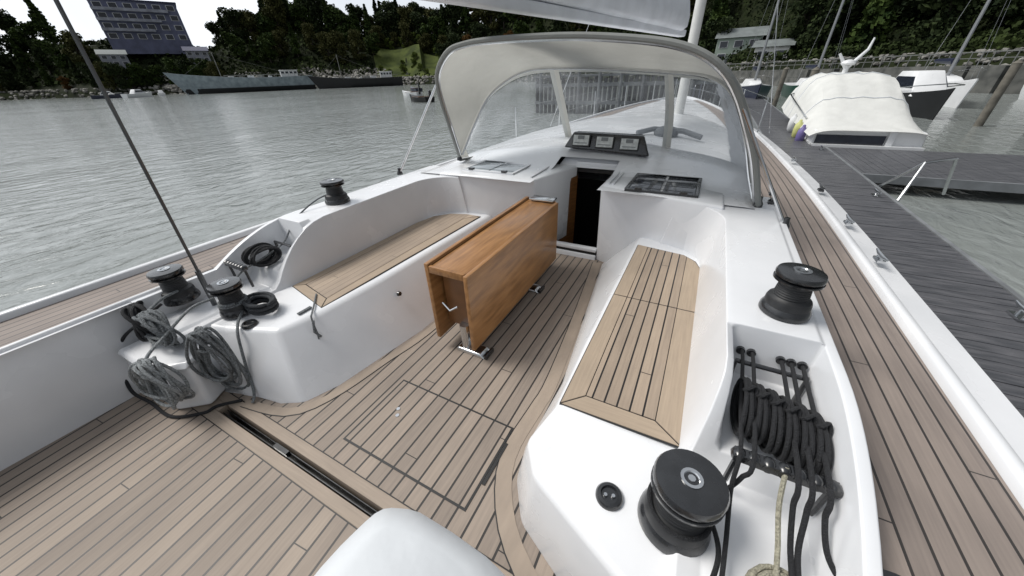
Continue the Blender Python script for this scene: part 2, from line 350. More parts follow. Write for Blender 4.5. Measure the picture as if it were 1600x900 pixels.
def place_tree(k, az, e, s=1., rz=None):
    p = pol(az, interp(SHORE, az) + e, terrain_h(az, e) - .3)
    da, db, lab, _, _ = PROTO[k]
    r = empty(('conifer_tree' if KIND[k][0] == 'conifer' else 'broadleaf_tree'), p, lab + ' ' + where(az), 'tree', 'trees growing ' + where(az), rz if rz is not None else rnd.uniform(0, 6.3))
    r.scale = (s, s, s * rnd.uniform(.9, 1.12))
    for d, nm in ((da, 'trunk'), (db, 'crown')):
        c = bpy.data.objects.new(nm, d); COL.objects.link(c); c.parent = r
for az0, az1, e, sc, st in ((-90, 30, 15, .72, 6.2), (-88, 30, 34, 1.05, 7.2), (-86, -6, 58, 1.3, 6.0), (-72, -30, 78, 1.45, 6.5), (-6, 32, 25, 1.0, 6.0), (-6, 32, 46, 1.35, 5.5), (-6, 32, 68, 1.6, 7.)):
    az = az0 + rnd.random() * 2
    while az < az1:
        d = interp(SHORE, az); az += math.degrees(st / (d + e)) * rnd.uniform(.8, 1.25)
        if az < -78 and rnd.random() < .35: continue
        if -74 < az < -62.5 and e > 30: continue
        elif -74 < az < -62.5: scl = sc * 1.0
        elif -62.5 < az < -44 and e < 20: continue
        elif -45.5 < az < -37 and e < 50: continue
        elif -1.5 < az < 6.5 and e < 40: continue
        elif -66 < az < -59.5: scl = sc * .78
        else: scl = sc
        k = rnd.choice((0, 0, 1, 2, 3, 3, 4, 1)) if az < -5 else rnd.choice((0, 0, 0, 2, 3, 4))
        if rnd.random() < .012 or (-34 < az < -27 and e > 20 and rnd.random() < .4): k = 5
        place_tree(k, az, e + rnd.uniform(-4, 5), scl * rnd.uniform(.85, 1.2))
for i in range(20): place_tree(rnd.choice((6, 6, 1)), -46.8 + i * .52, rnd.uniform(46, 54), rnd.uniform(.6, .9))
for q_az in (-74, -73, -72.2, -71.4, -70.6, -66.4, -65.6, -64.8, -64): place_tree(rnd.choice((0, 3, 1)), q_az, 6 + rnd.uniform(-1, 2), rnd.uniform(.62, .8))
for i in range(9): place_tree(6, rnd.uniform(-46, -37.5), rnd.uniform(12, 30), rnd.uniform(.6, 1.))
for _, _, _, a, b in PROTO: bpy.data.objects.remove(a); bpy.data.objects.remove(b)

mb = MB(); rr = []
for e in (9, 12, 16, 20, 25, 30, 37, 44, 52): rr.append([pol(-46.5 + .4 * k, interp(SHORE, -46.5 + .4 * k) + e + 1.5 * math.sin(k * .7), terrain_h(-46.5 + .4 * k, e) + .9 - (2.2 if k in (0, 25) or e in (9, 52) else 0)) for k in range(26)])
mb.loft(rr, closed=False, caps=False)
tag(mb.build('lawn', nmat('bright_grass', (.030, .042, .012), .95, vscale=.16, col2=(.085, .105, .030), bump=.6, bscale=2, spec=.08)), kind='structure')
# undergrowth that covers the slopes, uncountable
mb = MB()
for k in range(40000):
    az = rnd.uniform(-95, 34) if k % 5 < 3 else rnd.uniform(-20, 34); e = (8 if az > -42 else 18) + 80 * rnd.random() ** 1.3; sh = interp(SHORE, az)
    if -46.5 < az < -36.5 and 9 < e < 51: continue
    p = pol(az, sh + e, terrain_h(az, e) + rnd.uniform(0, 1.6)); sz = rnd.uniform(.5, 1.2) * max(.3, min(1, (sh + e) / 260) ** 1.3)
    u = Vector((rnd.gauss(0, 1), rnd.gauss(0, 1), rnd.gauss(0, 1))).normalized(); v = u.orthogonal().normalized() * sz; u = u.cross(v).normalized() * sz * .8
    mb.poly([p - u, p + v, p + u, p - v])
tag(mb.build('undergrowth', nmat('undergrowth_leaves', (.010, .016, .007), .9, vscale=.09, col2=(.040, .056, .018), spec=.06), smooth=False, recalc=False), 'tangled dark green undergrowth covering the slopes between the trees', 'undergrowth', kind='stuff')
# ------------------------------------------------------------------ buildings
def local(root): return root
def house(name, label, az, dist, z0, wd, dp, ht, face, wallm, roofm, nx, ns, roof='flat', winm=None, cat='building'):
    p = pol(az, dist, z0); root = empty(name, p, label, cat, None, 0)
    root.rotation_euler.z = face
    w_ = MB(); w_.box(-wd / 2, wd / 2, 0, dp, -5 if ns < 3 else -5, ht)
    a = w_.build('wall', wallm, root, bevel=.06, seg=1, loc=(0, 0, 0)); a.parent = root
    r_ = MB()
    if roof == 'flat': r_.box(-wd / 2 - .5, wd / 2 + .5, -.5, dp + .5, ht, ht + .5)
    else: r_.prism([(-wd / 2 - .6, dp / 2 - .1, ht + wd * .22), (wd / 2 + .6, dp / 2 - .1, ht + wd * .22), (wd / 2 + .6, dp / 2 + .1, ht + wd * .22), (-wd / 2 - .6, dp / 2 + .1, ht + wd * .22)],
                   [(-wd / 2 - .6, -.6, ht), (wd / 2 + .6, -.6, ht), (wd / 2 + .6, dp + .6, ht), (-wd / 2 - .6, dp + .6, ht)])
    r_.build('roof', roofm, root, loc=(0, 0, 0))
    for s in range(ns):
        zc = ht * (s + .5) / ns
        for i in range(nx):
            xc = -wd / 2 + wd * (i + .5) / nx; hw = wd / nx * .3; hh = ht / ns * .28
            g = MB(); g.box(xc - hw, xc + hw, -.08, -.02, zc - hh, zc + hh); fr = g.build('window', PAINTW, root, loc=(0, 0, 0))
            g = MB(); g.box(xc - hw * .86, xc + hw * .86, -.14, -.085, zc - hh * .86, zc + hh * .86); q = g.build('pane', DGLASS, fr, loc=(0, 0, 0))
        if ns > 2 and s:
            g = MB(); g.box(-wd / 2, wd * (.5 - .13 * (ns - s)), -1.6, 0, ht * s / ns - .1, ht * s / ns + 1.0); g.build('balcony', BALC, root, loc=(0, 0, 0))
    return root
BALC = nmat('pale_balcony_render', (.30, .31, .36), .7, var=.3, vscale=.5)
BLUEW = nmat('blue_grey_render', (.13, .14, .22), .7, var=.25, vscale=.3)
NAVYR = nmat('dark_blue_roof', (.03, .035, .08), .6, var=.2, vscale=.5)
PGREEN = nmat('pale_green_render', (.30, .36, .31), .8, var=.1, vscale=.5)
GREYR = nmat('grey_slate_roof', (.16, .18, .18), .7, var=.2, vscale=.6)
house('apartment_building', 'large blue-grey hillside block with dark blue roof and pale balconies, top left', -68.3, 266, 21, 30, 12, 15, R(67), BLUEW, NAVYR, 6, 4)
house('hillside_house', 'grey-violet house with dark blue hipped roof just below the big block', -65.0, 246, 12.0, 8.5, 7, 4.2, R(66), BALC, NAVYR, 3, 2, 'hip', cat='house')
house('hillside_house', 'pale grey house with slate roof at the far left below the big block', -71.8, 246, 10.5, 8.5, 7, 4.2, R(70), BALC, GREYR, 3, 2, 'hip', cat='house')
house('harbour_house', 'pale green house with slate roof on the slope above the marina', 1.0, 104, 2.6, 8.5, 7, 4.6, R(-4), PGREEN, GREYR, 3, 2, 'hip', cat='house')
house('harbour_house', 'small cream cottage with slate roof just right of the pale green house', 4.6, 92, 2.2, 5.5, 6, 2.6, R(-8), WHITE2, GREYR, 2, 1, 'hip', cat='house')
house('harbour_house', 'white gabled boathouse among the trees left of the boom', -33.5, 205, 2.2, 9, 7, 3.6, R(34), WHITE2, GREYR, 3, 1, 'hip', cat='house')

# stone quay wall with timber piles at the head of the marina
qw = empty('quay_wall', pol(8, 60, 0), 'long grey stone quay wall with a railing at the head of the marina', 'wall')
mb = MB()
pts = [pol(a, interp(SHORE, a) - 3.5) for a in range(0, 40, 2)]
for a, b in zip(pts, pts[1:]):
    d = (b - a).normalized(); nrm = Vector((-d.y, d.x, 0)); c = (a + b) / 2
    mb.obox((c.x, c.y, .1), d * ((b - a).length / 2), nrm * 1.6, (0, 0, 1.1))
QST = nmat('quay_stone', (.045, .048, .045), .95, vscale=1.2, col2=(.13, .13, .12), bump=.6, bscale=3)
mb.build('masonry', QST, qw)
mb = MB()
for a, b in zip(pts, pts[1:]):
    o = (a * -.035)
    for t in (0, .33, .66): q = a.lerp(b, t) + o * .5; mb.tube([(q.x, q.y, 1.2), (q.x, q.y, 2.2)], .05, 5)
    mb.tube([a + o * .5 + Vector((0, 0, 2.2)), b + o * .5 + Vector((0, 0, 2.2))], .05, 5); mb.tube([a + o * .5 + Vector((0, 0, 1.75)), b + o * .5 + Vector((0, 0, 1.75))], .035, 5)
mb.build('railing', nmat('galvanised_rail', (.12, .125, .12), .7), qw)

# ------------------------------------------------------------------ other vessels
def hull_mb(L, B, H, sheer=.25, rake=.12, dr=.3, stern=.8, n=14):
    """hull along +Y, bow at +L/2, origin at the waterline amidships"""
    mb = MB(); rings = []
    for i in range(n + 1):
        t = i / n; y = -L / 2 + L * t
        b = B / 2 * (lerp(stern, 1, sm(0, .4, t)) if t < .5 else max(.02, (1 - sm(.45, 1.0, t) ** 1.5)))
        zt = H * (1 + sheer * (2 * t - .8) ** 2 * (1 if t > .4 else .3)); yb = y + L * rake * sm(.6, 1, t); ys = y
        rings.append([(-b, yb, zt), (-b * .93, ys + (yb - ys) * .5, zt * .45), (-b * .75, ys, -dr), (b * .75, ys, -dr), (b * .93, ys + (yb - ys) * .5, zt * .45), (b, yb, zt)])
    mb.loft(rings); return mb
def place(root, mbs):
    for nm, m_, mt, kw in mbs: m_.build(nm, mt, root, loc=(0, 0, 0), **kw)

BGREY = nmat('grey_blue_hull_paint', (.19, .235, .26), .5, vscale=.6, col2=(.33, .39, .42))
BBLK = nmat('black_hull_paint', (.008, .009, .01), .5, var=.4, vscale=.6)
RUST = nmat('weathered_deck_gear', (.14, .14, .13), .8, vscale=.7, col2=(.36, .36, .34))
def barge(az, dist, L, H, head, mt, label, seed, stripe=True):
    rnd = random.Random(seed)
    root = empty('moored_barge', pol(az, dist, WZ), label, 'barge', None, head)
    h = hull_mb(L, 7, H, .35, .10, .5, .7, 18); h.build('hull', mt, root, bevel=.05, seg=1, loc=(0, 0, 0))
    if stripe: q = hull_mb(L * 1.001, 7.06, H * .34, .05, .02, .4, .7, 18); q.build('boot_stripe', BBLK, root, loc=(0, 0, 0))
    r = MB()
    for s in (-1, 1): r.tube([(s * 3.1, -L * .45, H + 1), (s * 3.1, L * .2, H + 1.05)], .05, 5)
    for k in range(14):
        for s in (-1, 1): y = -L * .45 + L * .65 * k / 13; r.tube([(s * 3.1, y, H * .9), (s * 3.1, y, H + 1.05)], .04, 4)
    r.build('guard_rail', RUST, root, loc=(0, 0, 0))
    c = MB(); y = -L * .38
    c.box(-2.2, 2.2, y, y + L * .14, H * .8, H + 2.3); c.box(-2.5, 2.5, y - .3, y + L * .14 + .3, H + 2.3, H + 2.45); c.build('wheelhouse', PAINTW, root, bevel=.05, seg=1, loc=(0, 0, 0))
    for k in range(4):
        g = MB(); yy = y + L * .14 * (k + .5) / 4; g.box(-2.24, 2.24, yy - L * .012, yy + L * .012, H + 1.2, H + 1.9); g.build('window', DGLASS, root, loc=(0, 0, 0))
    for k in range(7):
        g = MB(); yy = lerp(-L * .15, L * .3, k / 6); s = rnd.uniform(.5, 1.1); g.box(-1.6 * s, 1.6 * s, yy - 1.2 * s, yy + 1.2 * s, H * .8, H + .6 * s + .2); g.build('deck_hatch', RUST if k % 2 else PAINTW, root, bevel=.05, seg=1, loc=(0, 0, 0))
    g = MB(); g.tube([(0, L * .22, H * .8), (0, L * .22, H + 9)], .12, 6); g.tube([(0, L * .22, H + 8.6), (0, L * .48, H * 1.25)], .03, 4); g.tube([(0, L * .22, H + 8.6), (0, -L * .22, H + 2.4)], .03, 4)
    g.build('mast', RUST, root, loc=(0, 0, 0))
    return root
barge(-60.8, 200, 46, 5.0, R(151), BGREY, 'long grey-blue hulled barge with raked bow moored at far left of the shore', 1)
barge(-48.4, 194, 36, 3.4, R(138), BBLK, 'low black-hulled barge moored right of the grey-blue barge', 2, False)

def motorboat(name, loc, head, L, label, hm=PAINTW, top=True, cat='motorboat', group=None):
    root = empty(name, loc, label, cat, group, head); B = L * .32; H = L * .13
    hull_mb(L, B, H, .3, .06, .2, .9).build('hull', hm, root, loc=(0, 0, 0))
    c = MB(); c.prism([(-B * .28, -L * .1, H * 2.1), (B * .28, -L * .1, H * 2.1), (B * .22, L * .12, H * 2.1), (-B * .22, L * .12, H * 2.1)], [(-B * .38, -L * .2, H * .95), (B * .38, -L * .2, H * .95), (B * .3, L * .28, H * .95), (-B * .3, L * .28, H * .95)])
    c.build('cabin', PAINTW, root, bevel=.04, seg=2, loc=(0, 0, 0))
    g = MB(); g.prism([(-B * .31, -L * .1, H * 1.85), (B * .31, -L * .1, H * 1.85), (B * .25, L * .145, H * 1.85), (-B * .25, L * .145, H * 1.85)], [(-B * .355, -L * .14, H * 1.35), (B * .355, -L * .14, H * 1.35), (B * .29, L * .22, H * 1.35), (-B * .29, L * .22, H * 1.35)])
    g.build('window', DGLASS, root, loc=(0, 0, 0))
    r = MB(); r.tube([(-B * .4, L * .05, H * 1.3), (-B * .3, L * .4, H * 1.5), (0, L * .52, H * 1.6), (B * .3, L * .4, H * 1.5), (B * .4, L * .05, H * 1.3)], .025, 5); r.build('bow_rail', STEEL, root, loc=(0, 0, 0))
    return root
motorboat('motorboat', pol(-71.5, 190, WZ), R(20), 9, 'small white motorboat lying off the far left shore')
motorboat('motorboat', pol(-73.8, 200, WZ), R(-30), 8, 'white motorboat furthest left near the shore', hm=NAVY)
motorboat('motorboat', pol(-69.6, 200, WZ), R(70), 7, 'white motorboat just left of the grey barge bow')
def dinghy(loc, head, L, label, mt):
    root = empty('dinghy', loc, label, 'dinghy', None, head)
    hull_mb(L, L * .38, L * .12, .4, .05, .1, .8, 10).build('hull', mt, root, loc=(0, 0, 0))
    g = MB()
    for y in (-L * .2, L * .1): g.box(-L * .17, L * .17, y - .12, y + .12, L * .105, L * .135)
    g.build('thwart', DWOOD, root, loc=(0, 0, 0))
    g = MB(); g.box(-.15, .15, -L * .54, -L * .49, L * .05, L * .28); g.build('outboard_motor', BLACK, root, bevel=.03, seg=2, loc=(0, 0, 0))
dinghy((-33.5, 38.5, WZ), R(72), 4.6, 'black dinghy moored on open water left of the sprayhood', BBLK)
dinghy((-62, 70, WZ), R(60), 5.5, 'dark open boat on the water further off above the black dinghy', NAVY)
dinghy((-48, 53, WZ), R(80), 4.5, 'pale open boat on the water between two dark ones', PAINTW)

def sailboat(loc, head, L, label, hm, mastm, mast_h, group=None, cover=NAVY):
    root = empty('moored_sailboat', loc, label, 'sailboat', group, head); B = L * .3; H = L * .11
    hull_mb(L, B, H, .25, .07, .2, .75).build('hull', hm, root, loc=(0, 0, 0))
    d = hull_mb(L * .985, B * .97, H * 1.04, .25, .07, -H * .8, .75); d.build('deck', PAINTW, root, loc=(0, 0, 0))
    c = MB(); c.prism([(-B * .2, -L * .12, H * 1.55), (B * .2, -L * .12, H * 1.55), (B * .12, L * .2, H * 1.4), (-B * .12, L * .2, H * 1.4)], [(-B * .28, -L * .15, H), (B * .28, -L * .15, H), (B * .2, L * .28, H), (-B * .2, L * .28, H)])
    c.build('cabin', PAINTW, root, bevel=.04, seg=2, loc=(0, 0, 0))
    m = MB(); m.tube([(0, L * .08, H), (0, L * .08, mast_h)], .09, 8, rr=[.1, .07]); m.build('mast', mastm, root, loc=(0, 0, 0))
    m = MB(); m.tube([(0, L * .07, H + 1.3), (0, -L * .3, H + 1.35)], .14, 8, rr=[.2, .12]); m.build('boom', cover, root, loc=(0, 0, 0))
    m = MB()
    for p in ((0, L * .55, H * 1.2), (0, -L * .48, H), (B * .42, L * .05, H), (-B * .42, L * .05, H)): m.tube([(0, L * .08, mast_h * .97), p], .006, 4)
    m.build('rigging', STEEL, root, loc=(0, 0, 0))
    m = MB()
    for s in (-1, 1): m.tube([(s * B * .42, -L * .4, H * 1.6), (s * B * .46, 0, H * 1.6), (s * B * .2, L * .42, H * 1.75), (0, L * .53, H * 1.9)], .015, 4)
    m.build('guard_rail', STEEL, root, loc=(0, 0, 0))
    return root
ALU = nmat('grey_mast_alloy', (.28, .29, .30), .4, metal=.5)
sailboat((2.6, 40, WZ), R(182), 9.5, 'dark-hulled sailboat lying bow-on at the far end of the pontoon', NAVY, ALU, 13)
sailboat((13.5, 38, WZ), R(175), 10, 'white sailboat with tall grey mast behind the covered motorboat', PAINTW, ALU, 13)
sailboat((6.9, 42, WZ), R(185), 9, 'green-hulled sailboat in the berth between the two nearer masts', nmat('green_hull_paint', (.02, .07, .05), .3), ALU, 12)
sailboat((19.5, 36, WZ), R(178), 9, 'white sailboat at right edge behind the canvas canopy', PAINTW, ALU, 12, cover=VINYLW)
motorboat('motorboat', (-1.5, 46, WZ), R(185), 8, 'dark-hulled motorboat beyond the bow under the pale green house', hm=NAVY)
motorboat('motorboat', (9.8, 30, WZ), R(180), 7.5, 'dark-hulled motorboat moored just beyond the white canvas canopy', hm=BBLK)
motorboat('motorboat', (12.2, 18.5, WZ), R(178), 8.5, 'black-hulled motorboat at the right edge beside the canvas-covered boat', hm=BBLK)

# covered motorboat beyond the pontoon
mbt = empty('covered_motorboat', (4.25, 18.2, WZ), 'white motorboat under a big pale canvas cover moored beyond the dark pontoon', 'motorboat')
h = hull_mb(7.8, 2.7, .42, .3, .05, .2, .95); h.build('hull', PAINTW, mbt, loc=(0, 0, 0))
g = MB(); g.prism([(-1.26, -3.62, .80), (1.28, -3.62, .80), (1.2, 1.6, .95), (-1.15, 1.6, .95)], [(-1.30, -3.66, .05), (1.32, -3.66, .05), (1.25, 1.7, .3), (-1.2, 1.7, .3)]); g.build('cockpit_side', PAINTW, mbt, bevel=.03, loc=(0, 0, 0))
g = MB(); g.box(-1.20, .42, -3.70, -3.668, .10, .70); g.build('window', DGLASS, mbt, loc=(0, 0, 0))
g = MB(); g.box(.46, .62, -3.76, -3.60, -.1, .85); g.build('transom_post', PAINTW, mbt, bevel=.03, loc=(0, 0, 0))
g = MB(); rings = []
for i in range(15):
    t = i / 14; y = lerp(-3.85, 3.6, t)
    zt = lerp(.84, 2.2, sm(0, .55, t)) - .35 * sm(.8, 1, t); wl = lerp(1.42, 1.55, t) - .15 * sm(.7, 1, t); ring = []
    for j in range(17):
        s = j / 16 * 2 - 1; rib = .03 * math.sin(j * 2.4 + i * .25)
        side = abs(s) ** 5
        zz = zt * (1 - side) + (.66 + .2 * t) * side + (rib if 0 < j < 16 else 0) * sm(.05, .4, t)
        ring.append((wl * (math.copysign(abs(s) ** .8, s)), y, zz))
    rings.append(ring)
g.loft(rings, closed=False, caps=False); cs_ = [rings]
for i in (4, 8, 11): seam = MB(); seam.tube([Vector(p) + Vector((0, 0, .012)) for p in rings[i]], .016, 6); seam.build('canopy_seam', VINYLW, mbt, loc=(0, 0, 0))
g.build('canopy', fabric('cream_boat_cover', (.74, .745, .72), .2), mbt, loc=(0, 0, 0))
g = MB(); g.tube([(0, 1.75, 1.95), (0, 1.75, 2.45)], .09, 10); g.tube([(0, 1.75, 2.35), (-.38, 1.72, 2.85)], .05, 8, rr=[.07, .04]); g.tube([(0, 1.75, 2.35), (.42, 1.72, 2.95), (.46, 1.72, 3.3)], .04, 8, rr=[.07, .05, .03]); g.build('radar_mast', PAINTW, mbt, loc=(0, 0, 0))
g = MB(); g.lathe([(.02, 0), (.20, .02), (.24, .08), (.20, .16), (.05, .20)], (0, 1.75, 2.45), 18); g.build('radar_dome', PAINTW, mbt, loc=(0, 0, 0))
g = MB(); g.tube([(-1.35, -2.2, 1.0), (-1.5, 1.5, 1.5), (-.7, 4.0, 1.6), (0, 4.6, 1.65)], .025, 6); g.build('bow_rail', STEEL, mbt, loc=(0, 0, 0))
def fender(loc, mt, label):
    g = MB(); g.lathe([(.02, .62), (.045, .60), (.05, .55), (.12, .47), (.135, .3), (.12, .1), (.05, .02), (.02, 0)], (0, 0, 0), 14)
    o = g.build('fender', mt, None, loc=(0, 0, 0)); o.location = loc; tag(o, label, 'fender', 'fenders hung on the covered motorboat')
    return o
YEL = nmat('pale_yellow_vinyl', (.55, .56, .22), .4, var=.1); VIO = nmat('violet_vinyl', (.16, .13, .32), .4, var=.1)
fender((2.78, 16.0, -.42), YEL, 'pale yellow fender hanging on the near flank of the covered motorboat')
fender((2.80, 15.3, -.5), VIO, 'violet-blue fender hanging low on the near corner of the covered motorboat')
fender((2.76, 17.2, -.35), PAINTW, 'white fender furthest along the flank of the covered motorboat')

wf = empty('added_dark_wharf', (-5, 27, WZ), 'added wharf of close dark piles ahead of the bow, darkening the view through the hood windows', 'wharf')  # wharf added ahead so that the hood windows show a dark background
WOODD = nmat('tarred_timber', (.010, .011, .012), .8, var=.4, vscale=1.5); WOODG = nmat('wet_grey_timber', (.05, .055, .06), .7, vscale=2, col2=(.14, .15, .155))
g = MB(); x = -7.0
while x < 5.4: g.tube([(x, 0, -2), (x, 0, 2.3 + .15 * math.sin(x * 7))], .13, 8); x += .34
g.build('pile_row', WOODD, wf, loc=(0, 0, 0))
for k in range(9): g = MB(); xx = -6.6 + k * 1.45; g.tube([(xx, -.3, -2), (xx, -.3, 2.9)], .11, 10); g.build('fender_pile', WOODG, wf, loc=(0, 0, 0))
for k, z in enumerate((.6, 1.7)): g = MB(); g.box(-7.1, 5.5, -.22, -.14, z, z + .22); g.build('waling_board', WOODG, wf, loc=(0, 0, 0))
g = MB(); g.box(-7.2, 5.5, -.2, 3.2, 2.3, 2.42); g.build('wharf_deck', WOODG, wf, loc=(0, 0, 0))
# pontoon alongside
pt = empty('pontoon', (2.4, 6, 0), 'dark wet grey pontoon running alongside the yacht to starboard', 'pontoon')
PONT = nmat('wet_dark_decking', (.055, .058, .066), .38, vscale=3, col2=(.12, .12, .13), bump=.35, bscale=18, stretch=(1, 6, 1))
g = MB(); y = -4.
while y < 44: g.box(1.86, 3.28, y, y + .136, -.40, -.36 + random.uniform(-.002, .002)); y += .145
for yy in (13.2,):
    y = 3.29
    while y < 9: g.box(y, y + .136, yy - 2.5, yy + 1.0, -.40, -.36 + random.uniform(-.002, .002)); y += .145
g.build('decking', PONT, pt)
g = MB()
for x in (1.80, 3.28): g.box(x, x + .055, -4, 44, -.52, -.345)
g.box(3.34, 9, 10.63, 10.69, -.52, -.345); g.build('edge_beam', nmat('grey_edge_timber', (.17, .18, .19), .6, var=.2, vscale=4), pt)
g = MB()
for yy in (-2, 4, 10, 16, 22, 28, 34, 40): g.box(1.95, 3.2, yy - 1.2, yy + 1.2, -1.3, -.405)
g.build('float', nmat('grey_float_concrete', (.16, .16, .15), .9, var=.2), pt)
g = MB()
for yy in (8.6,): 
    g.tube([(3.36, yy, -.36), (3.62, yy + .5, .22), (4.15, yy + .9, .25)], .025, 7); g.tube([(3.36, yy + 1.0, -.36), (3.62, yy + .5, .22)], .025, 7); g.tube([(4.15, yy + .9, .25), (4.5, yy + 1.4, -.5)], .025, 7)
o = g.build('boarding_frame', STEEL, None, loc=(3.5, 9, 0)); tag(o, 'pale metal tube frame standing at the outer edge of the dark pontoon', 'frame')
def dock_cleat(x, y):
    g = MB(); g.box(-.05, .05, -.09, .09, 0, .02); g.tube([(-.0, -.16, .10), (0, -.08, .085), (0, .08, .085), (0, .16, .10)], .018, 8, rr=[.01, .02, .02, .01])
    for s in (-.05, .05): g.tube([(0, s, .01), (0, s * .9, .09)], .016, 8)
    return g
for k, y in enumerate((4.6, 8.8, 13.6)):
    o = dock_cleat(0, 0).build('dock_cleat', STEEL, None, loc=(0, 0, 0)); o.location = (3.1, y, -.355)
    tag(o, ['metal mooring cleat nearest on the outer side of the pontoon', 'metal mooring cleat by the tube frame on the pontoon', 'metal mooring cleat at the finger pontoon corner'][k], 'mooring cleat', 'cleats bolted along the pontoon')
for k, (x, y) in enumerate(((3.75, 22.5), (3.6, 31), (9.3, 13.4), (10.5, 24))):
    g = MB(); g.tube([(0, 0, -3), (0, 0, 1.55)], .14, 12); g.lathe([(.15, 0), (.15, .03), (.02, .14)], (0, 0, 1.55), 12)
    o = g.build('mooring_pile', nmat('weathered_pile', (.13, .12, .10), .9, var=.3, vscale=4), None, loc=(0, 0, 0)); o.location = (x, y, 0)
    tag(o, ['timber mooring pile beside the pontoon just past the covered motorboat', 'timber mooring pile further along the pontoon', 'timber mooring pile at the end of the finger pontoon', 'timber mooring pile behind the covered motorboat'][k], 'mooring pile', 'timber piles in the marina')
# ================================================================== THE YACHT
C = -1.24
Y = empty('sailing_yacht', (C, 0, 0), 'white sailing yacht with teak decks, grey sprayhood and open cockpit filling the foreground', 'sailing yacht')
def bm_(y): return 1. if y < 3 else max(.0, 1 - ((y - 3) / 14.2) ** 2.3)
# ---- hull
g = MB(); rings = []
for i in range(31):
    y = -3.2 + 20.3 * i / 30; b = bm_(y); t = sm(10, 17, y)
    zt = .57 + .25 * sm(6, 17, y)
    rings.append([(C - 2.61 * b, y, zt), (C - 2.60 * b, y, zt - .35), (C - 2.3 * b, y - .3 * t, WZ), (C - 1.6 * b, y - .5 * t, WZ - .3), (C + 1.6 * b, y - .5 * t, WZ - .3), (C + 2.3 * b, y - .3 * t, WZ), (C + 2.60 * b, y, zt - .35), (C + 2.61 * b, y, zt)])
V = g.loft(rings, caps=False)
g.face(V[0]); 
bmesh.ops.delete(g.bm, geom=[f for f in g.bm.faces if all(v.co.z > .5 for v in f.verts)], context='FACES')
g.build('hull', PAINTW, Y)
def sheer(y): return .60 + .25 * sm(6, 17, y)
# ---- white deck moulding under the side decks
g = MB()
for s in (-1, 1):
    rr = []
    for i in range(50):
        y = -3.2 + 20 * i / 49; b = bm_(y); z = sheer(y) - .006
        inn = 1.9 if y < 4.5 else 0.0
        rr.append([(C + s * min(inn, 1.9) * (b if y > 3 else 1), y, z), (C + s * 2.36 * b, y, z), (C + s * 2.62 * b, y, z - .02)])
    g.loft(rr, closed=False, caps=False)
g.build('deck', WHITE, Y)
for s, lab in ((1, 'wide grey-brown teak side deck beside the pontoon'), (-1, 'teak side deck on the water side')):
    g = MB(); rr = []; 
    for i in range(60):
        y = -3.2 + 18.5 * i / 59; b = bm_(y); z = sheer(y) + .001
        u0 = 1.93 if y < 3 else 1.93 * b; u1 = 2.38 * b
        rr.append([(C + s * lerp(u0, u1, k / 4), y, z) for k in range(5)])
    g.loft(rr, closed=False, caps=False)
    def uvs(p, s=s): b = bm_(p.y); return ((abs(p.x - C) / max(.2, b)) - .02, p.y)
    o = g.build('side_deck', TEAKD, Y, uvf=uvs); o['label'] = lab
    # toe rail
    g = MB(); rr = []
    for i in range(60):
        y = -3.2 + 19.8 * i / 59; b = bm_(y); z = sheer(y); u = 2.38 * b
        rr.append([(C + s * (u + a), y, z + h) for a, h in ((0, -.02), (0.004, .035), (.018, .045), (.05, .045), (.065, .03), (.075, -.02))])
    g.loft(rr); g.build('toe_rail', WHITE, Y, sang=60)
# ---- coaming loft
PAR = {1: (1.27, 1.0), -1: (1.75, 1.12)}
def coaming(s):
    yh, yl = PAR[s]
    def zi(y):
        if y >= yh: return .83
        if y <= yl: return .445
        t = (yh - y) / (yh - yl); return .445 + .385 * (1 - t ** 2.2)
    def zo(y):
        a, b = (1.65, .95) if s < 0 else (1.35, .62)
        if y >= a: return .82
        if y <= b: return .605
        t = (a - y) / (a - b); return .605 + .215 * (1 - t ** 2)
    ys = [.45, .5, .55, .62, .7, .8, .9, .95, 1.0, 1.05, 1.1, 1.15, 1.2, 1.27, 1.35, 1.42, 1.50, 1.515, 1.6, 1.7, 1.8, 2.0, 2.2, 2.4, 2.6, 2.8] + [2.85 + .35 * math.sin(R(a)) for a in range(0, 91, 10)] + [3.25, 3.6]
    g = MB(); rr = []
    for y in ys:
        ui = 1.46; 
        if y > 2.85: ui = 1.46 - .35 + .35 * math.sqrt(max(0, 1 - ((min(y, 3.2) - 2.85) / .35) ** 2))
        zt = zi(y); rec = y < 1.507
        zr = lerp(.56, .50, sm(1.5, .6, y)) if rec else .83
        zr = min(zr, zt - .004) if rec and zt < .56 else zr
        z2 = zt - (.02 if rec else 0)
        so_ = 1.0 if y < 3 else bm_(y)
        if y < .6: zr = .445
        zz = zo(y)
        lean = .05 * (zt - .42) / .41
        rr.append([(ui - .03, .40), (ui + lean, zt), (1.54, z2), (1.565, zr), (1.85, zr), (1.865, zz), (1.905, zz), (1.935, .59)])
        rr[-1] = [(C + s * u, y, z) for u, z in rr[-1]]
    g.loft(rr, closed=False, caps=False)
    o = g.build('coaming', WHITE, Y, bevel=.026, seg=4, recalc=False)
    # the loft is an open shell: make sure its normals look up
    me = o.data; import numpy as np
    up = sum(p.normal.z * p.area for p in me.polygons)
    if up < 0: me.flip_normals()
    return o
coaming(1); coaming(-1)
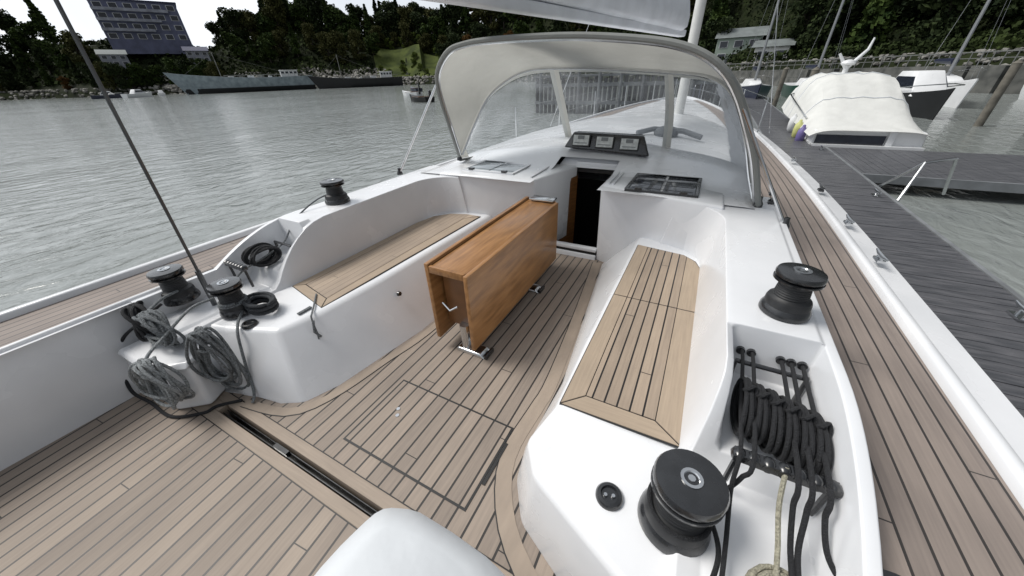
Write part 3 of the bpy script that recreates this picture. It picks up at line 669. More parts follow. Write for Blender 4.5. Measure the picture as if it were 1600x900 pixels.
# ---- benches
def bench(s, top, bot):
    g = MB(); g.prism([(C + s * u, y, z) for u, y, z in top], [(C + s * u, y, -.02) for u, y in bot])
    return g.build('bench', WHITE, Y, bevel=.03, seg=4)
bs = bench(1, [(.90, 3.3, .42), (.885, 1.06, .42), (.835, .83, .42), (.93, .69, .415), (1.35, .50, .40), (1.96, .25, .40), (1.96, 3.3, .42)],
           [(.50, 3.5), (.75, 1.55), (.72, 1.02), (.87, .67), (1.10, .55), (1.5, .36), (1.96, .2), (1.96, 3.5)][:7] + [(1.96, 3.5)][:0])if False else None
bs = bench(1, [(.89, 3.3, .42), (.88, 1.6, .42), (.885, 1.06, .42), (.835, .83, .42), (.93, .69, .415), (1.35, .50, .40), (1.96, .25, .40), (1.96, 3.3, .42)],
           [(.52, 3.4), (.74, 1.55), (.72, 1.02), (.76, .84), (.87, .67), (1.10, .55), (1.96, .2), (1.96, 3.4)])
bp_ = bench(-1, [(.80, 3.3, .42), (.85, 1.6, .42), (.90, 1.06, .42), (.97, .80, .43), (1.32, .66, .43), (1.96, .48, .43), (1.96, 2.0, .43), (1.96, 3.3, .42)],
            [(.46, 3.4), (.50, 1.6), (.63, .86), (.72, .655), (.85, .58), (1.10, .53), (1.96, .25), (1.96, 3.4)])
# ---- seat teak
def seat(s, poly_out, xin, parent, y0, y1, cross, lab):
    """margin boards plus an inner planked field; s side; u increases outboard"""
    ua, ub, ya, yb = xin
    g = MB(); q = [(C + s * u, y) for u, y in poly_out]; g.prism([(x, y, .4265) for x, y in q], [(x, y, .415) for x, y in q])
    base = g.build('seat_teak', CAULK, parent); base['label'] = lab
    z0, z1 = .4225, .430
    def board(pts, mat, nm, rot=False):
        g = MB(); q = [(C + s * u, y) for u, y in pts]; g.prism([(x, y, z1) for x, y in q], [(x, y, z0) for x, y in q])
        g.build(nm, mat, parent, bevel=.0015, seg=1, uvf=(lambda p: (p.y, p.x)) if rot else (lambda p: ((p.x - C) * s - ua, p.y)))
    return board
bd = seat(1, [(.895, 1.07), (.905, 3.08), (1.3, 3.02), (1.40, 2.93), (1.445, 2.8), (1.445, 1.08)], (1.0, 1.325, 1.16, 3), bs, 0, 0, 2.15, 'pale teak seat of the right-hand bench with planks and a cross seam')
e = .004
bd([(.90, 1.075), (1.0 - e, 1.17), (1.0 - e, 2.145), (.905, 2.145)], BOARDS, 'margin_board')
bd([(.905, 2.155), (1.0 - e, 2.155), (1.0 - e, 3.06), (.91, 3.075)], BOARDS, 'margin_board')
bd([(.905, 1.072), (1.44, 1.082), (1.325, 1.166), (1.0, 1.166)], BOARDS, 'margin_board', True)
bd([(1.325 + e, 1.172), (1.44, 1.09), (1.44, 2.145), (1.325 + e, 2.145)], BOARDS, 'margin_board')
bd([(1.325 + e, 2.155), (1.44, 2.155), (1.44, 2.8), (1.395, 2.92), (1.325 + e, 2.985)], BOARDS, 'margin_board')
bd([(1.0, 1.172), (1.325, 1.172), (1.325, 2.145), (1.0, 2.145)], TEAKS, 'plank_field')
bd([(1.0, 2.155), (1.325, 2.155), (1.325, 2.99), (1.29, 3.015), (1.0, 3.055)], TEAKS, 'plank_field')
bd = seat(-1, [(.93, 1.10), (.86, 3.14), (1.05, 3.14), (1.25, 3.08), (1.38, 2.93), (1.425, 2.7), (1.425, 1.20)], (.98, 1.34, 1.2, 3), bp_, 0, 0, 2.15, 'worn teak seat of the left-hand bench, smooth and pinkish')
bd([(.935, 1.11), (1.0, 1.20), (1.0, 3.0), (.868, 3.13)], BOARDS, 'margin_board')
bd([(.94, 1.105), (1.42, 1.205), (1.34, 1.26), (1.005, 1.196)], BOARDS, 'margin_board', True)
bd([(1.345, 1.265), (1.42, 1.21), (1.42, 2.7), (1.375, 2.92), (1.345, 2.96)], BOARDS, 'margin_board')
SEATP = teak('worn_seat_teak_planks', .06, .035, (.37, .30, .235), (.16, .13, .11))
bd([(1.005, 1.202), (1.34, 1.268), (1.34, 2.965), (1.24, 3.075), (1.05, 3.135), (.88, 3.135), (1.005, 3.005)], SEATP, 'plank_field')
# small black latch and lanyard on port bench face
g = MB(); p0 = Vector((C - .72, 1.62, .30)); g.lathe([(.0, .02), (.018, .018), (.022, 0)], p0, 12, Matrix.Rotation(R(80), 3, 'Y')); g.build('locker_latch', BLACK, bp_)
g = MB(); g.obox((C - 1.0, 1.02, .437), (.012, 0, 0), (0, .05, 0), (0, 0, .004))
g.tube([(C - 1.12, 1.2, .436), (C - .98, 1.08, .442), (C - .885, .99, .44), (C - .855, .97, .40), (C - .83, .96, .33), (C - .835, .95, .25)], .006, 6); g.tube([(C - .86, .98, .42), (C - .84, .95, .35), (C - .82, .97, .30)], .009, 6)
o = g.build('lanyard', ROPEG, None); tag(o, 'thin grey lanyard looped over the aft corner of the left bench', 'lanyard')
# ---- sole
g = MB(); g.box(C - 2.1, C + 2.1, -1.7, 3.9, -.30, -.16); 
g.build('cockpit_tub', CAULK, Y)
def sole(y0, y1, x0, x1, mat, nm, rot=0., off=(0, 0)):
    g = MB(); g.box(x0, x1, y0, y1, -.16, 0)
    cs, sn = math.cos(R(rot)), math.sin(R(rot))
    return g.build(nm, mat, Y, uvf=lambda p: ((p.x - C) * cs - (p.y - y1) * sn, (p.x - C) * sn + (p.y - y1) * cs))
sa = sole(-1.7, .294, C - 2.05, C + 2.05, TEAK, 'cockpit_sole', -5); sa['label'] = 'wide planked teak floor aft of the dark slot'
sf = sole(.486, 3.45, C - 2.05, C + 1.2, TEAK, 'cockpit_sole'); sf['label'] = 'narrow planked teak floor between the benches'
g = MB(); g.box(C - 2.05, C + 1.2, .300, .362, -.16, .002); g.box(C - 2.05, C + 1.2, .418, .480, -.16, .002); g.box(C - 2.05, C - 1.19, .363, .417, -.16, .001); g.build('margin_board', BOARD, Y, bevel=.002, seg=1, uvf=lambda p: (p.y, p.x))
g = MB(); g.box(C - 2.05, C + 1.2, .294, .300, -.16, -.003); g.box(C - 2.05, C + 1.2, .480, .486, -.16, -.003); g.build('caulk_seam', CAULK, Y)
g = MB(); g.box(C - 1.18, C + .6, .375, .380, -.10, -.03); g.box(C - 1.18, C + .6, .400, .404, -.10, -.03); g.box(C - .62, C - .50, .378, .402, -.05, -.012); g.build('slot_track', BLACK, Y)
# hatch in the sole
def ring(mb, x0, x1, y0, y1, wd, z0, z1):
    mb.box(x0, x1, y0, y0 + wd, z0, z1); mb.box(x0, x1, y1 - wd, y1, z0, z1); mb.box(x0, x0 + wd, y0 + wd, y1 - wd, z0, z1); mb.box(x1 - wd, x1, y0 + wd, y1 - wd, z0, z1)
g = MB(); ring(g, -1.508, -.632, .592, 1.108, .012, -.05, .0035); 
hm = g.build('sole_hatch', CAULK, Y)
g = MB(); g.box(-1.496, -.644, .604, 1.096, -.04, .0045); g.build('hatch_lid', TEAK, hm, uvf=lambda p: (p.x - C, p.y - 3.45))
g = MB(); g.box(-.628, -.612, .74, 1.0, .0, .006); g.build('hatch_hinge', CAULK, hm)
g = MB()
for x, y in ((-1.33, .86), (-1.36, .90)): g.lathe([(.0, .005), (.012, .005), (.013, .0)], (x, y, .0045), 12)
g.build('lift_ring', STEEL, hm)
# margin boards that follow the bench bases
def offset_strip(path, wd, z0, z1, mat, nm, gap=.006):
    P = catmull([(x, y, 0) for x, y in path], 40); n = len(P); g = MB(); k = MB(); ra = []; rb = []
    ua = [0.]
    for i in range(n):
        d = (P[min(n - 1, i + 1)] - P[max(0, i - 1)]).normalized(); nn = Vector((-d.y, d.x, 0))
        ra.append([P[i] + Vector((0, 0, z0)), P[i] + Vector((0, 0, z1)), P[i] + nn * wd + Vector((0, 0, z1)), P[i] + nn * wd + Vector((0, 0, z0))])
        rb.append([P[i] + nn * wd + Vector((0, 0, z0)), P[i] + nn * wd + Vector((0, 0, z1 + .0005)), P[i] + nn * (wd + gap) + Vector((0, 0, z1 + .0005)), P[i] + nn * (wd + gap) + Vector((0, 0, z0))])
    g.loft(ra); k.loft(rb)
    o = g.build(nm, mat, Y, uvf=lambda p: (p.x * .2, p.y)); k.build('caulk_seam', CAULK, Y); return o
offset_strip([(C + 1.2, .44), (C + 1.05, .51), (C + .87, .64), (C + .745, .82), (C + .70, 1.0), (C + .715, 1.3), (C + .72, 1.56), (C + .64, 2.4), (C + .52, 3.38)], .085, -.01, .003, BOARD, 'curved_margin_board')
offset_strip([(C - .45, 3.38), (C - .47, 2.4), (C - .49, 1.6), (C - .56, 1.2), (C - .62, .85), (C - .71, .64), (C - .85, .56), (C - 1.10, .51)], .06, -.01, .003, BOARD, 'curved_margin_board')
# ---- aft helm coaming
for s in (-1, 1):
    g = MB(); g.prism([(C + s * 1.93, -3, .62), (C + s * 2.0, -3, .60), (C + s * 2.0, .7, .60), (C + s * 1.93, .7, .62)], [(C + s * 1.86, -3, -.02), (C + s * 2.0, -3, -.02), (C + s * 2.0, .7, -.02), (C + s * 1.86, .7, -.02)])
    g.build('helm_side', WHITE, Y, bevel=.02)

# ---- forward bulkhead, companionway and coachroof
XA, XB = -1.50, -.80             # companionway opening
def roof_z(x, y):
    u = abs(x - C) / 1.9
    z = .835 + (.15 * sm(3.7, 4.4, y) + .02) * max(0, 1 - u ** 2.2) + .0
    z -= .10 * sm(8, 11.5, y)
    return z
g = MB()
xs = [-1.85 + 3.70 * i / 54 for i in range(55)]
xs = sorted(set([round(v, 4) for v in xs if abs(C + v - XA) > .04 and abs(C + v - XB) > .04] + [round(XA - C, 4), round(XB - C, 4)]))
ysr = [3.2, 3.3, 3.42] + [3.6 + .1 * i for i in range(5)] + [4.10, 4.2, 4.3, 4.4, 4.6, 4.9, 5.3, 5.8, 6.5, 7.5, 8.5, 9.5, 10.5, 11.2, 11.6]
grid = {}
for j, y in enumerate(ysr):
    b = bm_(y); k = (1 - .5 * sm(6, 11.6, y))
    for i, u in enumerate(xs):
        x = C + u * k; edge = sm(1.85, 1.70, abs(u)); z = lerp(sheer(y) - .02, roof_z(C + u, y), edge ** .5)
        if y > 11: z = lerp(z, sheer(y) - .02, sm(11, 11.6, y))
        grid[i, j] = g.bm.verts.new((x, y, z))
for j in range(len(ysr) - 1):
    for i in range(len(xs) - 1):
        xm = C + (xs[i] + xs[i + 1]) / 2; ym = (ysr[j] + ysr[j + 1]) / 2
        if XA < xm < XB and ym < 4.10: continue
        g.face((grid[i, j], grid[i + 1, j], grid[i + 1, j + 1], grid[i, j + 1]))
g.build('coachroof', WHITE, Y, sang=60, recalc=True)
# seat-end bulkheads (lean forward a little) with cheeks down to the sole
for s in (1, -1):
    g = MB()
    if s > 0: x0, x1 = XB, C + 1.50; t = [(x0, 3.34), (x1, 3.10), (x1, 3.5), (x0, 4.1)]; b = [(x0 + .0, 3.46), (x1, 2.98), (x1, 3.5), (x0, 4.1)]
    else: x0, x1 = XA, C - 1.44; t = [(x1, 3.20), (x0, 3.30), (-1.28, 4.1), (x1, 4.1)]; b = [(x1, 3.16), (x0, 3.42), (-1.28, 4.1), (x1, 4.1)]
    g.prism([(x, y, .858) for x, y in t], [(x, y, -.02) for x, y in b])
    o = g.build('cockpit_bulkhead', WHITE, Y, bevel=.022, seg=3)
# companionway
g = MB(); g.box(-1.30, XB + .02, 4.102, 4.14, .835, .90); g.build('companionway_frame', WHITE, Y, bevel=.006, seg=2)
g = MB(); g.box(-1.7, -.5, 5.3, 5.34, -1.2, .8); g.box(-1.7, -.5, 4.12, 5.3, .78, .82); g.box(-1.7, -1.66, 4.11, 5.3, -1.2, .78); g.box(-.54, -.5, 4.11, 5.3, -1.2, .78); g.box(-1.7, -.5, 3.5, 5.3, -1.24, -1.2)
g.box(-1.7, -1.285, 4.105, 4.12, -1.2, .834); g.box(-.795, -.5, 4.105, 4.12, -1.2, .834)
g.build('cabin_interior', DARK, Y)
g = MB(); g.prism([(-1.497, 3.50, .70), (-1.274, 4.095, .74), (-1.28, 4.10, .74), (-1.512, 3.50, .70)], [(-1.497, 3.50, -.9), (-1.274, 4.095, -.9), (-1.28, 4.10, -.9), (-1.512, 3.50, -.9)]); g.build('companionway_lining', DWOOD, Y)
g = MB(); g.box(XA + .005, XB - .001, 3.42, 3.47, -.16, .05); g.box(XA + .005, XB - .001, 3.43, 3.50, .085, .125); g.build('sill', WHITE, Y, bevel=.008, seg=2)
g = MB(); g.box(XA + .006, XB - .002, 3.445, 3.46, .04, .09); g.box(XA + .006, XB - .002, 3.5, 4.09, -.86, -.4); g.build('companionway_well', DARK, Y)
g = MB()
for k in range(3): g.box(XA + .08, XB - .08, 3.62 + .13 * k, 3.75 + .13 * k, -.2 - .2 * k, -.165 - .2 * k)
g.build('companionway_step', DWOOD, Y)
# sliding hatch garage with rails
g = MB(); g.prism([(-1.44, 4.30, 1.005), (-.66, 4.28, .99), (-.70, 5.0, 1.02), (-1.42, 5.0, 1.02)], [(-1.52, 4.06, .84), (-.72, 4.06, .84), (-.66, 5.06, .9), (-1.52, 5.06, .9)]); g.build('sliding_hatch', WHITE, Y, bevel=.012)
for x in (-.745, -.70):
    g = MB(); g.tube([(x, 3.42, .866), (x, 4.0, .872), (x + .02, 4.32, .955)], .010, 6); g.build('hatch_rail', WHITE, Y)
g = MB(); x = -1.56; g.tube([(x, 3.36, .866), (x, 4.0, .872), (x, 4.30, .97)], .010, 6)
g.build('hatch_rail', WHITE, Y)
# deck hatches
REFLPANE = nmat('acrylic_painted_reflection', (.36, .40, .43), .12, var=.1, vscale=4, coat=.5)  # pale base colour stands in for the hood canvas reflected in the glass
def deckhatch(x0, x1, y0, y1, z, lab, fm=BLACK, pm=DGLASS):
    g = MB(); ring(g, x0, x1, y0, y1, .028, z - .01, z + .014); fr = g.build('deck_hatch', fm, Y, bevel=.004, seg=2); fr['label'] = lab
    xm = (x0 + x1) / 2
    for a, b in ((x0 + .03, xm - .012), (xm + .012, x1 - .03)):
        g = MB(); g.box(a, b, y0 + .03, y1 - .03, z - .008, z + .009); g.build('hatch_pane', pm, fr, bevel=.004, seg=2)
    if pm is REFLPANE: pass
    g = MB()
    for k in range(4 if pm is DGLASS else 1): y = lerp(y0 + .1, y1 - .1, k / 3); g.box(x0 + .05, x1 - .05, y - .004, y + .004, z + .0095, z + .0115)
    g.build('hatch_seam', BLACK, fr)
    g = MB()
    for a in (x0 + .12, x1 - .12): g.obox((a, y0 + .02, z + .02), (.03, 0, 0), (0, .022, 0), (0, 0, .012))
    g.build('hatch_hinge', BLACK, fr)
deckhatch(-.56, .06, 3.26, 3.90, .863, 'dark tinted twin-pane hatch on the right of the companionway')
deckhatch(-2.48, -1.80, 3.40, 3.92, .863, 'twin-pane hatch with painted pale reflection left of the companionway with black hinges', WHITE, REFLPANE)
# instrument pod
g = MB(); g.prism([(-1.42, 4.27, 1.20), (-.60, 4.25, 1.185), (-.62, 4.36, 1.19), (-1.40, 4.38, 1.20)], [(-1.52, 4.22, 1.03), (-.50, 4.18, .985), (-.55, 4.42, .99), (-1.47, 4.42, 1.0)])
pod = g.build('instrument_pod', BLACK, Y, bevel=.02, seg=3)
for k in range(3):
    t = (k + .5) / 3; xc = lerp(-1.44, -.60, t); hw = .095; nrm = Vector((-.03, -1, .25)).normalized()
    c = Vector((xc, 4.232, lerp(1.12, 1.092, t))); up = Vector((0, .25, 1)).normalized(); rt = up.cross(nrm).normalized() * -1
    g = MB(); g.obox(c + nrm * .012, rt * (hw + .012), up * .070, nrm * .012); d = g.build('display', BLACKR, pod, bevel=.008, seg=2)
    g = MB(); g.obox(c + nrm * .026, rt * hw, up * .056, nrm * .003); g.build('screen', LCD, d, bevel=.002, seg=1)
    g = MB(); g.obox(c + nrm * .0305 + up * .030, rt * (hw * .42), up * .020, nrm * .0008); g.obox(c + nrm * .0305 - up * .030, rt * (hw * .8), up * .004, nrm * .0008); g.build('screen_segment', nmat('dark_lcd_segment', (.16, .17, .17), .2) if k == 0 else bpy.data.materials['dark_lcd_segment'], d)

# ---- winches
def winch(loc, r, h, lab, cap=BLACK, handle=False):
    R_ = lambda p: [(a * r, b * h) for a, b in p]
    g = MB(); g.lathe(R_([(1.02, 0), (1.06, .02), (1.05, .10), (.98, .17), (.90, .22)]), (0, 0, 0), 36); b = g.build('winch', BLACK, Y, loc=(0, 0, 0)); b['label'] = lab
    b.location = Vector(loc) - Vector((C, 0, 0))
    g = MB(); prof = [(.94, .21), (.93, .30), (.88, .36)]
    for k in range(6): prof += [(.72 - .012 * k + .015, .39 + .05 * k), (.70 - .012 * k, .415 + .05 * k)]
    prof += [(.66, .70), (.76, .74), (.92, .77)]
    g.lathe(R_(prof), (0, 0, 0), 36); g.build('drum', BLACKR, b, loc=(0, 0, 0))
    g = MB(); g.lathe(R_([(.90, .765), (.99, .785), (.99, .82), (.80, .84), (.80, .855), (.97, .875), (.98, .93), (.93, .975), (.55, .995), (.30, 1.0)]), (0, 0, 0), 36); g.build('self_tailer', cap, b, loc=(0, 0, 0))
    g = MB(); g.lathe([(.022, h * 1.0 - .002), (.034, h * 1.0), (.034, h * 1.0 + .004), (.024, h * 1.0 + .004), (.018, h - .004)], (0, 0, 0), 20)
    g.lathe([(.0, h * .99), (.012, h * .99), (.012, h + .003), (.0, h + .003)], (0, 0, 0), 8)
    g.build('handle_socket', STEEL, b, loc=(0, 0, 0))
    g = MB(); a0 = 2.4; g.tube([(r * .82 * math.cos(a0 + t * .12), r * .82 * math.sin(a0 + t * .12), h * .845) for t in range(8)], .012, 6); g.build('feeder_arm', STEEL, b, loc=(0, 0, 0))
    return b
winch((.50, 1.70, .832), .094, .215, 'black winch on the right coaming ahead of the rope clutches')
winch((.205, .775, .405), .115, .285, 'largest nearest black winch with silver ring on its cap, right bench end')
winch((.72, .69, .42), .105, .21, 'black winch cut by the bottom right corner of the photo')
winch((-2.96, 2.02, .832), .105, .205, 'black winch standing on the left coaming against the water')
winch((-2.67, .81, .44), .10, .235, 'black winch on the left bench end wrapped with grey rope')
winch((-3.10, .68, .50), .10, .245, 'outermost aft black winch on the left side')
# round black socket on the right bench end
g = MB(); g.lathe([(.052, 0), (.052, .012), (.046, .02), (.034, .022), (.03, .012), (.0, .012)], (-.02, .755, .405), 28); so2 = g.build('deck_socket', BLACK, bs)
g = MB()
for dx in (-.014, .014): g.lathe([(.0, .02), (.007, .02), (.008, .010)], (-.02 + dx, .752 + dx * .3, .407), 10)
g.build('socket_stud', STEEL, bs)
g = MB(); g.lathe([(.048, 0), (.048, .012), (.042, .02), (.03, .022), (.026, .012), (.0, .012)], (-2.44, .755, .428), 28); g.build('deck_socket', BLACK, bp_)
# ---- clutch racks in the right and left recess
def clutch(s, y0, y1, x0, x1, z, lab):
    w_ = abs(x1 - x0)
    g = MB(); g.obox(((x0 + x1) / 2, y0, z - .02), (w_ / 2 + .015, 0, 0), (0, .018, 0), (0, 0, .016))
    for k in range(7): x = lerp(x0, x1, k / 6); g.lathe([(.018, -.02), (.024, -.01), (.024, .01), (.018, .02)], (x, y0, z - .02), 10, Matrix.Rotation(R(90), 3, 'X'))
    for x in (x0, x1): g.tube([(x, y0, z - .02), (x, y0, z - .18)], .01, 6)
    o = g.build('rope_clutch_bar', BLACK, Y); o['label'] = 'knobbly black clutch bar at the aft end of the ' + lab
    g = MB(); g.tube([(x0, y1, z - .16), (x0, y1, z), (x1, y1, z), (x1, y1, z - .16)], .012, 8); o = g.build('rope_rail', BLACK, Y); o['label'] = 'thin black rail at the forward end of the ' + lab
clutch(1, .95, 1.43, .345, .60, .69, 'right recess')
clutch(-1, 1.02, 1.40, C - 1.82, C - 1.60, .66, 'left recess')
g = MB()
for x in (.36, .402, .512, .55, .59): g.lathe([(.011, 0), (.018, .0), (.018, .016), (.011, .016)], (x, 1.508, .700), 12, Matrix.Rotation(R(90), 3, 'X'))
g.build('rope_exit_bushings', BLACK, Y)
# cleats and pad eyes
for k, (x, y) in enumerate(((1.25, 4.85), (1.26, 3.8), (1.27, 3.05), (1.20, 6.4))):
    g = MB(); g.obox((x, y, .625), (.022, 0, 0), (0, .045, 0), (0, 0, .008)); g.tube([(x, y - .10, .665), (x, y - .04, .655), (x, y + .04, .655), (x, y + .10, .665)], .014, 8, rr=[.008, .015, .015, .008]); g.tube([(x, y - .03, .62), (x, y - .03, .655)], .012, 6); g.tube([(x, y + .03, .62), (x, y + .03, .655)], .012, 6)
    g.build('deck_cleat', STEEL if k != 0 else BLACK, Y)
for x, y, z in ((.70, 4.1, .72), (.60, 3.42, .83)):
    g = MB(); g.obox((x, y, z + .012), (.022, 0, 0), (0, .028, 0), (0, 0, .012)); g.lathe([(.012, .02), (.022, .025), (.012, .045), (.0, .046)], (x, y, z), 12); g.build('pad_eye', BLACK, Y, bevel=.004, seg=2)
# ---- sprayhood
A_ = [(-2.78, 3.78, .92), (-2.74, 3.6, 1.29), (-2.74, 3.5, 1.56), (-2.71, 3.42, 1.75), (-2.61, 3.35, 1.89), (-2.41, 3.28, 2.02), (-2.18, 3.22, 2.06), (-1.9, 3.17, 2.07), (-1.44, 3.1, 2.06), (-1.04, 3.05, 2.04), (-.65, 3.0, 2.0), (-.34, 2.95, 1.95), (-.13, 2.93, 1.88), (.02, 2.95, 1.78), (.13, 3.0, 1.65), (.23, 3.05, 1.48), (.36, 3.1, 1.22), (.5, 3.28, .85)]
F_ = [(-2.78, 3.78, .92), (-2.62, 3.9, 1.29), (-2.48, 4.05, 1.59), (-2.28, 4.2, 1.77), (-2.03, 4.3, 1.86), (-1.62, 4.35, 1.87), (-1.03, 4.35, 1.84), (-.45, 4.3, 1.79), (-.09, 4.2, 1.74), (.12, 4.0, 1.63), (.25, 3.8, 1.45), (.35, 3.6, 1.23), (.43, 3.45, 1.01), (.5, 3.31, .85)]
B_ = [(-2.78, 3.78, .90), (-2.73, 4.33, .87), (-2.56, 4.84, .90), (-2.23, 5.2, .93), (-1.9, 5.3, .97), (-1.5, 5.22, .98), (-1.11, 5.15, .985), (-.66, 5.0, .98), (-.32, 4.86, .95), (.03, 4.81, .90), (.3, 4.7, .86), (.45, 4.44, .84), (.5, 3.88, .84), (.5, 3.31, .85)]
N = 97
AC, FC, BC = catmull(A_, N), catmull(F_, N), catmull(B_, N)
def surf(P, Q, i, v, bulge):
    p = P[i].lerp(Q[i], v); m = Vector((C, 3.9, .9)); d = (p - m).normalized(); return p + d * (bulge * math.sin(math.pi * v) * math.sin(math.pi * i / (N - 1)) ** .5)
g = MB(); rr = []
for k in range(9): rr.append([surf(AC, FC, i, k / 8, .05) + Vector((0, 0, .006 * math.sin(i * .9 + k))) * (0 if k in (0, 8) else 1) for i in range(N)])
g.loft(rr, closed=False, caps=False); hood = g.build('sprayhood', CANVAS, Y); hood['label'] = 'grey canvas sprayhood over the companionway'
# windscreen: three clear panels in canvas borders
PAN = [(.045, .345), (.368, .605), (.627, .94)]; V0, V1 = .07, .97; NV = 14
g = MB()
cell = {}
for k in range(NV + 1):
    for i in range(N): cell[i, k] = g.bm.verts.new(surf(FC, BC, i, k / NV, .03))
def inpane(i, k):
    t = (i + .5) / (N - 1); v = (k + .5) / NV
    for q, (a, b) in enumerate(PAN):
        if a < t < b and V0 < v < V1:
            # rounded upper outer corners of the side panes
            if q == 0 and (t - a) < .03 and v < .07 + (.03 - (t - a)) * 4: return False
            return True
    return False
for k in range(NV):
    for i in range(N - 1):
        if not inpane(i, k): g.face((cell[i, k], cell[i + 1, k], cell[i + 1, k + 1], cell[i, k + 1]))
g.build('windscreen_border', CANVAS, hood)
for q, (a, b) in enumerate(PAN):
    g = MB(); rr = []
    i0 = int(a * (N - 1)) ; i1 = int(b * (N - 1)) + 1
    for k in range(NV + 1):
        v = lerp(V0 - .03, V1 + .02, k / NV)
        rr.append([surf(FC, BC, i, v, .03) + (Vector((C, 3.9, .9)) - surf(FC, BC, i, v, .03)).normalized() * .008 for i in range(i0, i1 + 1)])
    g.loft(rr, closed=False, caps=False); o = g.build('window', VINYL, hood); o['label'] = ['clear left window of the sprayhood', 'clear middle window of the sprayhood', 'clear right window of the sprayhood'][q]
g = MB(); g.tube(AC, .022, 8); g.tube([p + Vector((0, .0, -.02)) for p in BC], .016, 6); g.build('piping', TRIM, hood)
g = MB()
g.tube([p + (Vector((C, 3.9, .9)) - p).normalized() * .03 for p in AC[1:-1]], .0125, 8); g.tube([p + (Vector((C, 3.9, .9)) - p).normalized() * .03 for p in FC[1:-1]], .0125, 8)
g.tube([(-3.32, 3.22, .80), (-2.71, 3.42, 1.75)], .0125, 8); g.tube([(.66, 3.0, .80), (.17, 3.02, 1.58)], .0125, 8); g.tube([(.52, 3.6, .82), (.30, 3.07, 1.38)], .012, 8)
g.build('frame_tube', STEEL, hood)
g = MB()
for p in ((-3.32, 3.22, .80), (-2.78, 3.78, .90), (.50, 3.30, .85), (.66, 3.0, .80)): g.lathe([(.035, -.02), (.035, .0), (.02, .03), (.018, .06)], p, 12)
g.build('frame_foot', BLACK, hood)
# ---- coaming outer ledge where the port strut stands
# ---- mast, boom with stowed sail, rigging
g = MB(); g.tube([(-.66, 9.35, .9), (-.70, 9.30, 8.5)], .1, 14, rr=[.1, .1]); g.build('mast', nmat('white_mast_paint', (.62, .62, .60), .35, var=.05), Y)
g = MB(); rr = []
for i in range(24):
    t = i / 23; p = Vector((lerp(-.88, -2.15, t), lerp(8.1, 2.35, t), lerp(2.36, 2.42, t))); w_ = lerp(.15, .11, t); hh = lerp(.55, .42, t)
    rr.append([(p.x + a * w_ + .012 * math.sin(i * 1.3 + b * 9), p.y, p.z + b * hh) for a, b in ((-.55, .02), (-1, .12), (-1.15, .4), (-.8, .75), (-.25, 1), (.25, 1), (.8, .75), (1.15, .4), (1, .12), (.55, .02))])
g.loft(rr); bo = g.build('sail_cover', SAIL, Y, sang=70)
g = MB(); rr = []
for i in range(2):
    t = i; p = Vector((lerp(-.82, -2.25, t), lerp(8.4, 1.9, t), 2.30)); rr.append([(p.x + a, p.y, p.z + b) for a, b in ((-.07, 0), (.07, 0), (.08, .1), (-.08, .1))])
g.loft(rr); g.build('boom', SAIL, Y, bevel=.02)
g = MB(); g.tube([(-2.89, .775, .56), (-2.72, .78, 1.66), (-2.17, .80, 5.2)], .010, 6); g.tube([(-2.92, .775, .44), (-2.865, .775, .74)], .017, 8)
g.build('backstay', nmat('dark_wire', (.12, .125, .13), .35, metal=.7), Y)
g = MB()
for s in (-1, 1):
    P = [(C + s * 2.5 * bm_(y), y, sheer(y) + .62) for y in (5.2, 7.0, 9., 11, 13, 15, 16.6)]
    if s > 0: P = P[2:]
    else: P = P[1:]
    g.tube(P, .005, 5); g.tube([(x, y, z - .3) for x, y, z in P], .005, 5)
    for x, y, z in P: g.tube([(x, y, z - .62), (x, y, z + .01)], .0125, 6)
g.build('guard_rail', STEEL, Y)
g = MB()
for a, b in (((C + 2.35, 8.9, .66), (-.69, 9.32, 8)), ((C - 2.35, 8.9, .66), (-.69, 9.32, 8)), ((C, 16.8, .9), (-.7, 9.4, 8.4))): g.tube([a, b], .007, 5)
g.build('shroud', STEEL, Y)
# grab lines and small gear on the coachroof seen through the windows
g = MB(); g.lathe([(.16, 0), (.17, .04), (.13, .10), (.03, .13)], (-.52, 5.75, .99), 20); g.tube([(-.9, 5.6, 1.03), (-.7, 5.75, 1.07), (-.3, 5.7, 1.06), (-.05, 5.6, 1.0)], .035, 8); g.build('roof_ventilator', nmat('dark_grey_cover', (.10, .11, .12), .7), Y)

# ================================================================== THE TABLE
T = empty('folding_table', (-1.31, 2.3, 0), 'varnished wooden drop-leaf table with both leaves hanging, standing on the cockpit floor', 'table')
g = MB(); g.box(-1.462, -1.172, 1.53, 3.08, .690, .722); tt = g.build('tabletop', VARN, T, bevel=.004, seg=2)
for ya, yb in ((1.50, 1.528), (3.082, 3.11)):
    g = MB(); g.box(-1.462, -1.172, ya, yb, .676, .728); g.build('edge_board', VARN, T, bevel=.004, seg=2)
g = MB(); g.box(-1.50, -1.466, 1.50, 3.11, .10, .742); o = g.build('leaf', VARN, T, bevel=.006, seg=2); o['label'] = 'hanging left leaf of the table, its raised dark edge along the top'
g = MB(); g.box(-1.168, -1.134, 1.48, 3.08, .11, .728); o = g.build('leaf', VARN, T, bevel=.006, seg=2); o['label'] = 'broad hanging right leaf of the table with visible grain'
g = MB(); g.box(-1.478, -1.458, 1.52, 3.09, .7285, .7305); g.build('hinge_gap', VARND, T)
g = MB(); g.box(-1.44, -1.19, 1.60, 3.0, .20, .684); g.build('locker_box', VARND, T, bevel=.004, seg=1)
g = MB(); g.box(-1.40, -1.35, 3.115, 3.13, .60, .75); g.box(-1.43, -1.18, 3.03, 3.16, .735, .75); g.build('end_bracket', STEEL, T, bevel=.004, seg=2)
